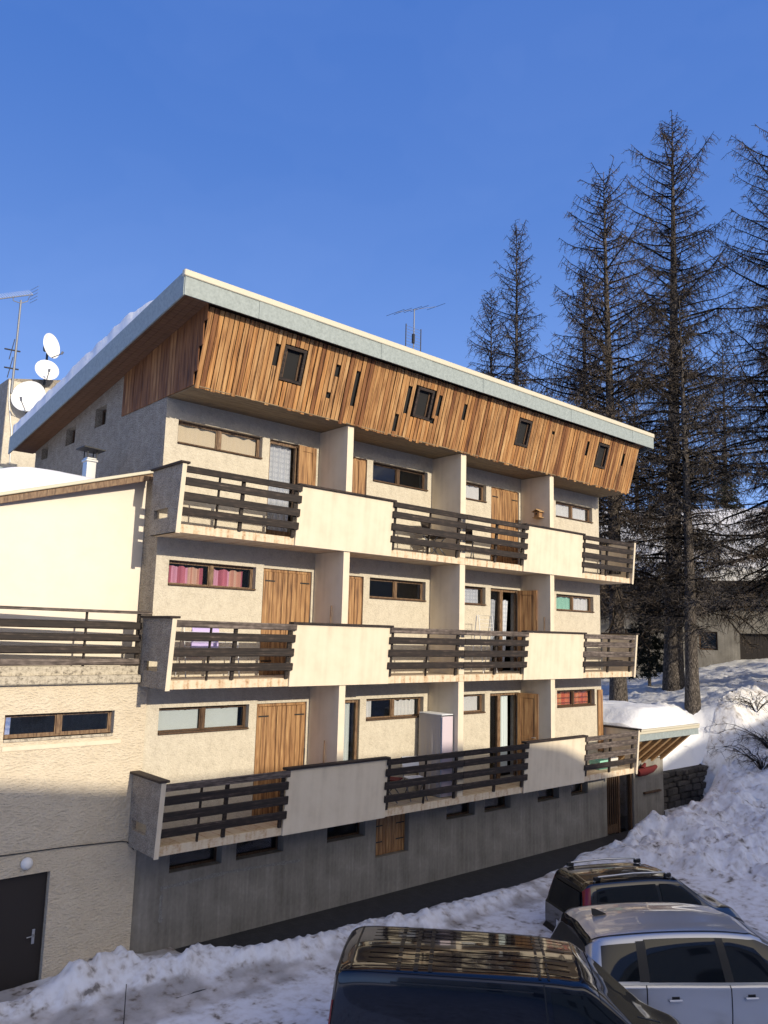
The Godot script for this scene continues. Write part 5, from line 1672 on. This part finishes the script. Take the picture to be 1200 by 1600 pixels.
func build_roof_things() -> void:
	dish(Vector3(0.30, 11.92, -9.3), 0.48, Vector3(-0.55, 0.25, 0.80), "largest satellite dish, fixed low on the masonry stack")
	dish(Vector3(0.70, 12.80, -9.3), 0.34, Vector3(-0.15, 0.35, 0.9), "middle-sized white satellite dish below the topmost one")
	dish(Vector3(0.72, 13.55, -9.3), 0.36, Vector3(-0.05, 0.1, 0.9).rotated(Vector3.UP, 0.6), "topmost white satellite dish on its mast above the masonry stack")
	lone("dish_mast", tube([Vector3(0.72, 12.2, -9.46), Vector3(0.72, 13.6, -9.46)], [0.03, 0.03], 8), "black_metal", "short black mast carrying the two upper satellite dishes", "mast")
	# aerial on the stack
	var a := thing("television_aerial", "tall aerial with toothed antenna standing on the masonry stack", "aerial", Vector3(-0.12, 12.0, -9.50))
	part(a, "mast", tube([Vector3(0, 0, 0), Vector3(0, 2.75, 0)], [0.035, 0.028], 8), "mast_steel")
	var boom_d := Vector3(0.80, 0.40, -0.1).normalized()
	var c := Vector3(0.0, 2.88, 0.0)
	part(a, "boom", tube([c - boom_d * 1.3, c + boom_d * 0.35], [0.018, 0.018], 6), "mast_steel")
	part(a, "clamp", tube([Vector3(-0.22, 2.82, 0), Vector3(-0.2, 2.68, 0), Vector3(0.0, 2.66, 0), Vector3(0.18, 2.78, 0), Vector3(0.22, 2.94, 0)], [0.014, 0.014, 0.014, 0.014, 0.014], 6), "mast_steel")
	for i in 22:
		var p := c - boom_d * 1.25 + boom_d * (i * 0.072)
		var e := part(a, "element", tube([p - Vector3(0.03, -0.16, 0.12), p + Vector3(0.03, -0.02, 0.14)], [0.006, 0.006], 4), "dish_white")
		e.position.y = 0.01
	for i in 5:
		part(a, "reflector_rod", tube([c + boom_d * 0.35 + Vector3(0, -0.2 + i * 0.1, -0.2), c + boom_d * 0.36 + Vector3(0.06, -0.2 + i * 0.1, 0.24)], [0.008, 0.008], 4), "mast_steel")
	for q in [[1.25, 0.30], [0.72, 0.26]]:
		part(a, "cross_arm", tube([Vector3(-q[1], q[0] - 0.02, 0), Vector3(0.12, q[0], 0)], [0.022, 0.022], 6), "black_metal")
		part(a, "side_rod", tube([Vector3(-0.16, q[0] - 0.3, 0.02), Vector3(-0.06, q[0] + 0.32, 0.02)], [0.012, 0.012], 6), "black_metal")
	lone("aerial_cable", tube([Vector3(-0.19, 12.3, -9.52), Vector3(-0.17, 11.8, -9.50), Vector3(-0.02, 10.9, -9.50), Vector3(0.02, 10.0, -9.50)], [0.014, 0.014, 0.014, 0.014], 5), "dish_white", "pale cable hanging down the masonry stack from the aerial", "cable")
	# aerial on the main roof
	var b := thing("roof_aerial", "thin roof aerial with a wide grid panel behind the main roof edge", "aerial", Vector3(6.17, 11.35, 0.2))
	part(b, "mast", tube([Vector3(0, -0.05, 0), Vector3(0, 2.12, 0)], [0.018, 0.014], 8), "mast_steel")
	part(b, "boom", tube([Vector3(-0.62, 1.85, 0), Vector3(0.0, 2.12, 0), Vector3(0.75, 2.42, 0)], [0.005, 0.006, 0.005], 5), "mast_steel")
	for q in [[-0.62, 1.85], [-0.38, 1.955], [-0.05, 2.1], [0.17, 2.19], [0.75, 2.42]]:
		part(b, "element", tube([Vector3(q[0] - 0.02, q[1], -0.30), Vector3(q[0] + 0.02, q[1], 0.30)], [0.005, 0.005], 5), "black_metal")
	for x in [-0.29, 0.21]:
		part(b, "grid_side", tube([Vector3(x, 1.05, 0.03), Vector3(x, 1.66, 0.03)], [0.013, 0.013], 6), "black_metal")
	for i in 8:
		part(b, "grid_wire", tube([Vector3(-0.29, 1.08 + i * 0.077, 0.03), Vector3(0.21, 1.08 + i * 0.077, 0.03)], [0.004, 0.004], 4), "mast_steel")
	part(b, "junction_box", beam(Vector3(0.06, 0.24, 0.07), 0.01), "black_metal", Vector3(-0.06, 1.34, 0.05))
	# stainless flue through the annex roof
	var f := thing("flue_pipe", "square steel flue with a flat cap on the snowy annex roof", "chimney", Vector3(-0.62, 8.22, -1.95))
	part(f, "pipe", beam(Vector3(0.20, 0.75, 0.20), 0.01), "steel", Vector3(0, 0.33, 0))
	part(f, "collar", beam(Vector3(0.25, 0.05, 0.25), 0.01), "steel", Vector3(0, 0.64, 0))
	for x in [-0.09, 0.09]:
		for z in [-0.09, 0.09]:
			part(f, "strut", beam(Vector3(0.02, 0.16, 0.02), 0.003), "black_metal", Vector3(x, 0.77, z))
	var cap := part(f, "cap", beam(Vector3(0.44, 0.03, 0.44), 0.008), "black_metal", Vector3(0, 0.87, 0))
	cap.rotation.z = -0.06

# ---------------------------------------------------------------- small things on the balconies
func build_balcony_things() -> void:
	var y: float = BASE[2]
	make_curtain(0.34, 2.08, y + 1.86, y + 2.20, -0.17, "cloth_cream", "cream curtain in the top-storey window next to the annex", 9.0, 0.02)
	make_curtain(2.4, 2.98, y + 0.3, y + 2.2, -0.19, "cloth_lace", "blue-grey lace curtain in the open top-storey balcony door", 4.0, 0.02)
	make_curtain(7.45, 9.0, y + 1.86, y + 2.22, -0.17, "cloth_white", "white curtain in the top-storey window beside the weathered red shutters", 8.0, 0.015)
	make_curtain(12.2, 13.85, y + 1.86, y + 2.22, -0.17, "cloth_white", "white curtain in the top-storey window farthest from the annex", 10.0, 0.02)
	y = BASE[1]
	make_curtain(0.34, 1.05, y + 1.86, y + 2.18, -0.17, "cloth_pink", "pink striped curtain in the middle-storey window, on the annex side", 5.0, 0.025)
	make_curtain(1.22, 1.95, y + 1.86, y + 2.18, -0.17, "cloth_pink", "pink striped curtain in the middle-storey window, on the shutter side", 5.0, 0.025)
	make_curtain(7.45, 9.0, y + 1.86, y + 2.24, -0.17, "cloth_lace", "white lace curtain in the small middle-storey window beside the open door", 7.0, 0.015)
	make_curtain(9.37, 9.68, y + 0.3, y + 2.0, -0.17, "cloth_lace", "lace curtain gathered left of the post in the middle-storey doorway", 3.0, 0.02, 0.55)
	make_curtain(9.86, 10.25, y + 0.3, y + 2.0, -0.2, "cloth_lace", "lace curtain gathered right of the post in the middle-storey doorway", 3.0, 0.02, 0.45)
	make_curtain(12.2, 13.1, y + 1.86, y + 2.2, -0.17, "cloth_mint", "mint green curtain in the middle-storey window", 5.0, 0.02)
	make_curtain(13.12, 13.85, y + 1.86, y + 2.2, -0.17, "cloth_white", "white curtain next to the mint green one", 5.0, 0.02)
	y = BASE[0]
	make_curtain(0.34, 1.13, y + 1.86, y + 2.22, -0.17, "cloth_blue_white", "pale blue blind in the lowest balcony window, on the annex side", 2.0, 0.006)
	make_curtain(1.27, 2.0, y + 1.86, y + 2.22, -0.17, "cloth_blue_white", "pale blue blind in the lowest balcony window, on the shutter side", 2.0, 0.006)
	make_curtain(4.4, 4.82, y + 0.2, y + 2.2, -0.17, "cloth_blue_white", "pale curtain behind the lowest-storey glazed door", 3.0, 0.02)
	make_curtain(5.22, 5.45, y + 1.86, y + 2.22, -0.17, "cloth_white", "narrow white curtain at the edge of the window behind the covered cabinet", 2.0, 0.02)
	make_curtain(6.12, 6.8, y + 1.86, y + 2.2, -0.17, "cloth_white", "white curtain in the window half hidden by the covered cabinet", 6.0, 0.02)
	make_curtain(7.45, 9.0, y + 1.86, y + 2.22, -0.17, "cloth_white", "white curtain in the small lowest-storey window beside the open panelled door", 6.0, 0.012)
	make_curtain(9.82, 10.2, y + 0.25, y + 2.2, -0.17, "cloth_blue_white", "long white curtain in the lowest-storey doorway with the panelled leaf", 4.0, 0.025)
	make_curtain(12.2, 12.98, y + 1.86, y + 2.2, -0.17, "cloth_check", "orange checked curtain in the lowest-storey end window, nearer the partition", 4.0, 0.02)
	make_curtain(13.06, 13.8, y + 1.86, y + 2.2, -0.17, "cloth_check", "orange checked curtain in the lowest-storey end window, nearer the golden shutter", 4.0, 0.03)
	# cabinet wrapped in a plastic sheet
	y = BASE[0] + 0.152
	var cab := thing("cabinet", "tall cabinet wrapped in a grey plastic sheet on the lowest balcony", "cabinet", Vector3(6.87, y, 0.47))
	part(cab, "carcass", beam(Vector3(0.32, 1.74, 0.68), 0.01), "cloth_white", Vector3(0, 0.87, 0))
	part(cab, "dust_sheet", draped(0.185, 1.77, 0.36), "cloth_grey")
	part(cab, "front_cover", sheared_panel(-0.17, 0.17, 0.02, 1.75, 0.375, 0.375, 0.008), "cover_pink")
	part(cab, "sheet_top", beam(Vector3(0.38, 0.025, 0.74), 0.01), "cloth_white", Vector3(0, 1.785, 0))
	# chairs
	garden_chair(Vector3(5.55, y, 0.45), 0.5, "cloth_red", "red folding chair on the lowest balcony beside the covered cabinet")
	garden_chair(Vector3(6.1, y, 0.62), -0.3, "cloth_white", "white folding chair on the lowest balcony beside the covered cabinet")
	garden_chair(Vector3(6.65, BASE[2] + 0.152, 0.55), 0.3, "rail_dark", "dark folding chair behind the top railing, next to the partition")
	garden_chair(Vector3(7.75, BASE[2] + 0.152, 0.5), 2.2, "rail_dark", "dark folding chair behind the top railing, on the weathered shutter side")
	# purple cloth on a drying line
	var rk := thing("drying_rack", "wire drying rack behind the middle railing next to the annex", "rack", Vector3(1.0, BASE[1] + 0.152, 0.35))
	airer(rk, 1.1, 0.92)
	lone("lilac_towel", draped_cloth(0.55, 0.5), "cloth_lilac", "lilac towel hanging on the drying rack", "towel", "", Vector3(0.9, BASE[1] + 0.152 + 0.92, 0.35))
	var rk2 := thing("drying_rack", "folded wire drying rack against the middle railing in front of the lace-curtained doorway", "rack", Vector3(8.35, BASE[1] + 0.152, 0.62))
	airer(rk2, 0.5, 1.38)
	var green := thing("plastic_crate", "green plastic crate behind the lowest railing by the porch", "crate", Vector3(13.35, BASE[0] + 0.152, 0.5))
	crate(green, "cloth_mint", Vector3(0.42, 0.24, 0.3))
	var white := thing("plastic_crate", "white plastic crate next to the green one behind the lowest railing", "crate", Vector3(13.85, BASE[0] + 0.152, 0.5))
	crate(white, "dish_white", Vector3(0.4, 0.28, 0.3))
	broom(Vector3(3.50, BASE[1] + 0.152, 0.72), "broom leaning on the partition of the middle balcony by the double shutters")
	broom(Vector3(3.50, BASE[0] + 0.152, 0.66), "broom leaning on the partition of the lowest balcony by the double shutters")
	broom(Vector3(10.46, BASE[1] + 0.152, 0.82), "broom beside the open dark door leaf on the middle balcony")
	# bird house on the partition
	var bh := thing("bird_house", "small wooden bird house on the partition of the top balcony", "bird house", Vector3(10.44, 8.86, 0.66))
	part(bh, "box", beam(Vector3(0.16, 0.15, 0.16), 0.006), "door_wood", Vector3(0, 0, 0))
	for sd in [1.0, -1.0]:
		var rf := part(bh, "roof", beam(Vector3(0.24, 0.016, 0.16), 0.003), "rafter_wood", Vector3(0, 0.10, 0.06 * sd))
		rf.rotation.x = 0.5 * sd
	part(bh, "tray", beam(Vector3(0.22, 0.015, 0.24), 0.003), "rafter_wood", Vector3(0, -0.085, 0))
	part(bh, "hole", tube([Vector3(-0.08, 0.01, 0), Vector3(-0.084, 0.01, 0)], [0.025, 0.025], 12), "void")
	# marker cane in the snow
	var x := -0.95
	var z := 1.95
	lone("marker_cane", tube([Vector3(x + 0.02, ground_h(x, z) - 0.1, z), Vector3(x, ground_h(x, z) + 0.55, z + 0.04)], [0.008, 0.006], 6), "black_metal", "thin dark cane stuck upright in the snow heap", "cane")

func draped(hw: float, h: float, hd: float) -> ArrayMesh:
	var st := tool()
	st.set_smooth_group(0)
	var loop := [Vector2(hw, hd - 0.02), Vector2(hw, -hd), Vector2(-hw, -hd), Vector2(-hw, hd - 0.02)]
	var n := 48
	var ring := []
	for i in n + 1:
		var f := i / float(n) * 3.0
		var k := mini(int(f), 2)
		ring.append((loop[k] as Vector2).lerp(loop[k + 1], f - k))
	for i in n:
		for j in 8:
			var p := func(a: int, b: int) -> Vector3:
				var q: Vector2 = ring[a]
				var fy := b / 8.0
				var o := q.normalized() * (sin(a * 1.7) * 0.025 + sin(a * 0.6 + fy * 3.0) * 0.02) * (1.0 - fy)
				return Vector3(q.x + o.x, 0.03 + fy * (h - 0.03), q.y + o.y)
			quad(st, p.call(i + 1, j), p.call(i + 1, j + 1), p.call(i, j + 1), p.call(i, j))
	return done(st)

func draped_cloth(w: float, h: float) -> ArrayMesh:
	var st := tool()
	st.set_smooth_group(0)
	for i in 16:
		for j in 10:
			var p := func(a: int, b: int) -> Vector3:
				var f := a / 16.0
				var g := b / 10.0
				var d := (g - 0.5) * 2.0
				return Vector3((f - 0.5) * w, 0.012 - absf(d) * h, clampf(d * 6.0, -1.0, 1.0) * 0.02 + sin(f * 15.0) * 0.01 * absf(d))
			quad(st, p.call(i, j), p.call(i, j + 1), p.call(i + 1, j + 1), p.call(i + 1, j))
	return done(st)

func garden_chair(at: Vector3, turn: float, mat: String, label: String) -> void:
	var o := thing("folding_chair", label, "chair", at, "folding chairs on the balconies")
	o.rotation.y = turn
	for sd in [1.0, -1.0]:
		part(o, "leg", tube([Vector3(0.2 * sd, 0.01, 0.22), Vector3(0.2 * sd, 0.45, -0.16), Vector3(0.2 * sd, 0.86, -0.28)], [0.014, 0.014, 0.014], 6), "mast_steel")
		part(o, "leg", tube([Vector3(0.17 * sd, 0.01, -0.24), Vector3(0.17 * sd, 0.46, 0.18)], [0.014, 0.014], 6), "mast_steel")
	part(o, "seat", beam(Vector3(0.42, 0.03, 0.4), 0.012), mat, Vector3(0, 0.46, 0.0))
	var bk := part(o, "backrest", beam(Vector3(0.42, 0.3, 0.025), 0.01), mat, Vector3(0, 0.73, -0.24))
	bk.rotation.x = -0.28

func airer(o: Node3D, w: float, h: float) -> void:
	for sd in [1.0, -1.0]:
		part(o, "frame", tube([Vector3(-w / 2, 0.012, 0.2 * sd), Vector3(-w / 2, h, 0.03 * sd), Vector3(w / 2, h, 0.03 * sd), Vector3(w / 2, 0.012, 0.2 * sd)], [0.012, 0.012, 0.012, 0.012], 6), "dish_white")
	for i in 5:
		part(o, "wire", tube([Vector3(-w / 2, h - 0.1 - i * 0.09, 0.04 + i * 0.018), Vector3(w / 2, h - 0.1 - i * 0.09, 0.04 + i * 0.018)], [0.004, 0.004], 4), "dish_white")

func crate(o: Node3D, mat: String, s: Vector3) -> void:
	part(o, "base", boxm(Vector3(-s.x / 2, 0, -s.z / 2), Vector3(s.x / 2, 0.02, s.z / 2)), mat)
	for sd in [1.0, -1.0]:
		part(o, "side", sheared_panel(-s.x / 2, s.x / 2, 0.021, s.y, sd * s.z / 2 + 0.008, sd * (s.z / 2 + 0.02) + 0.008, 0.016), mat)
		part(o, "end", beam(Vector3(0.016, s.y - 0.02, s.z - 0.02), 0.004), mat, Vector3(sd * (s.x / 2 - 0.01), s.y / 2 + 0.01, 0))

func broom(at: Vector3, label: String) -> void:
	var o := thing("broom", label, "broom", at, "brooms leaning on the balcony partitions")
	part(o, "handle", tube([Vector3(0, 0.12, 0), Vector3(0.05, 1.42, -0.03)], [0.013, 0.013], 8), "frame_wood")
	part(o, "head", beam(Vector3(0.05, 0.11, 0.26), 0.012), "rail_dark", Vector3(0, 0.065, 0))
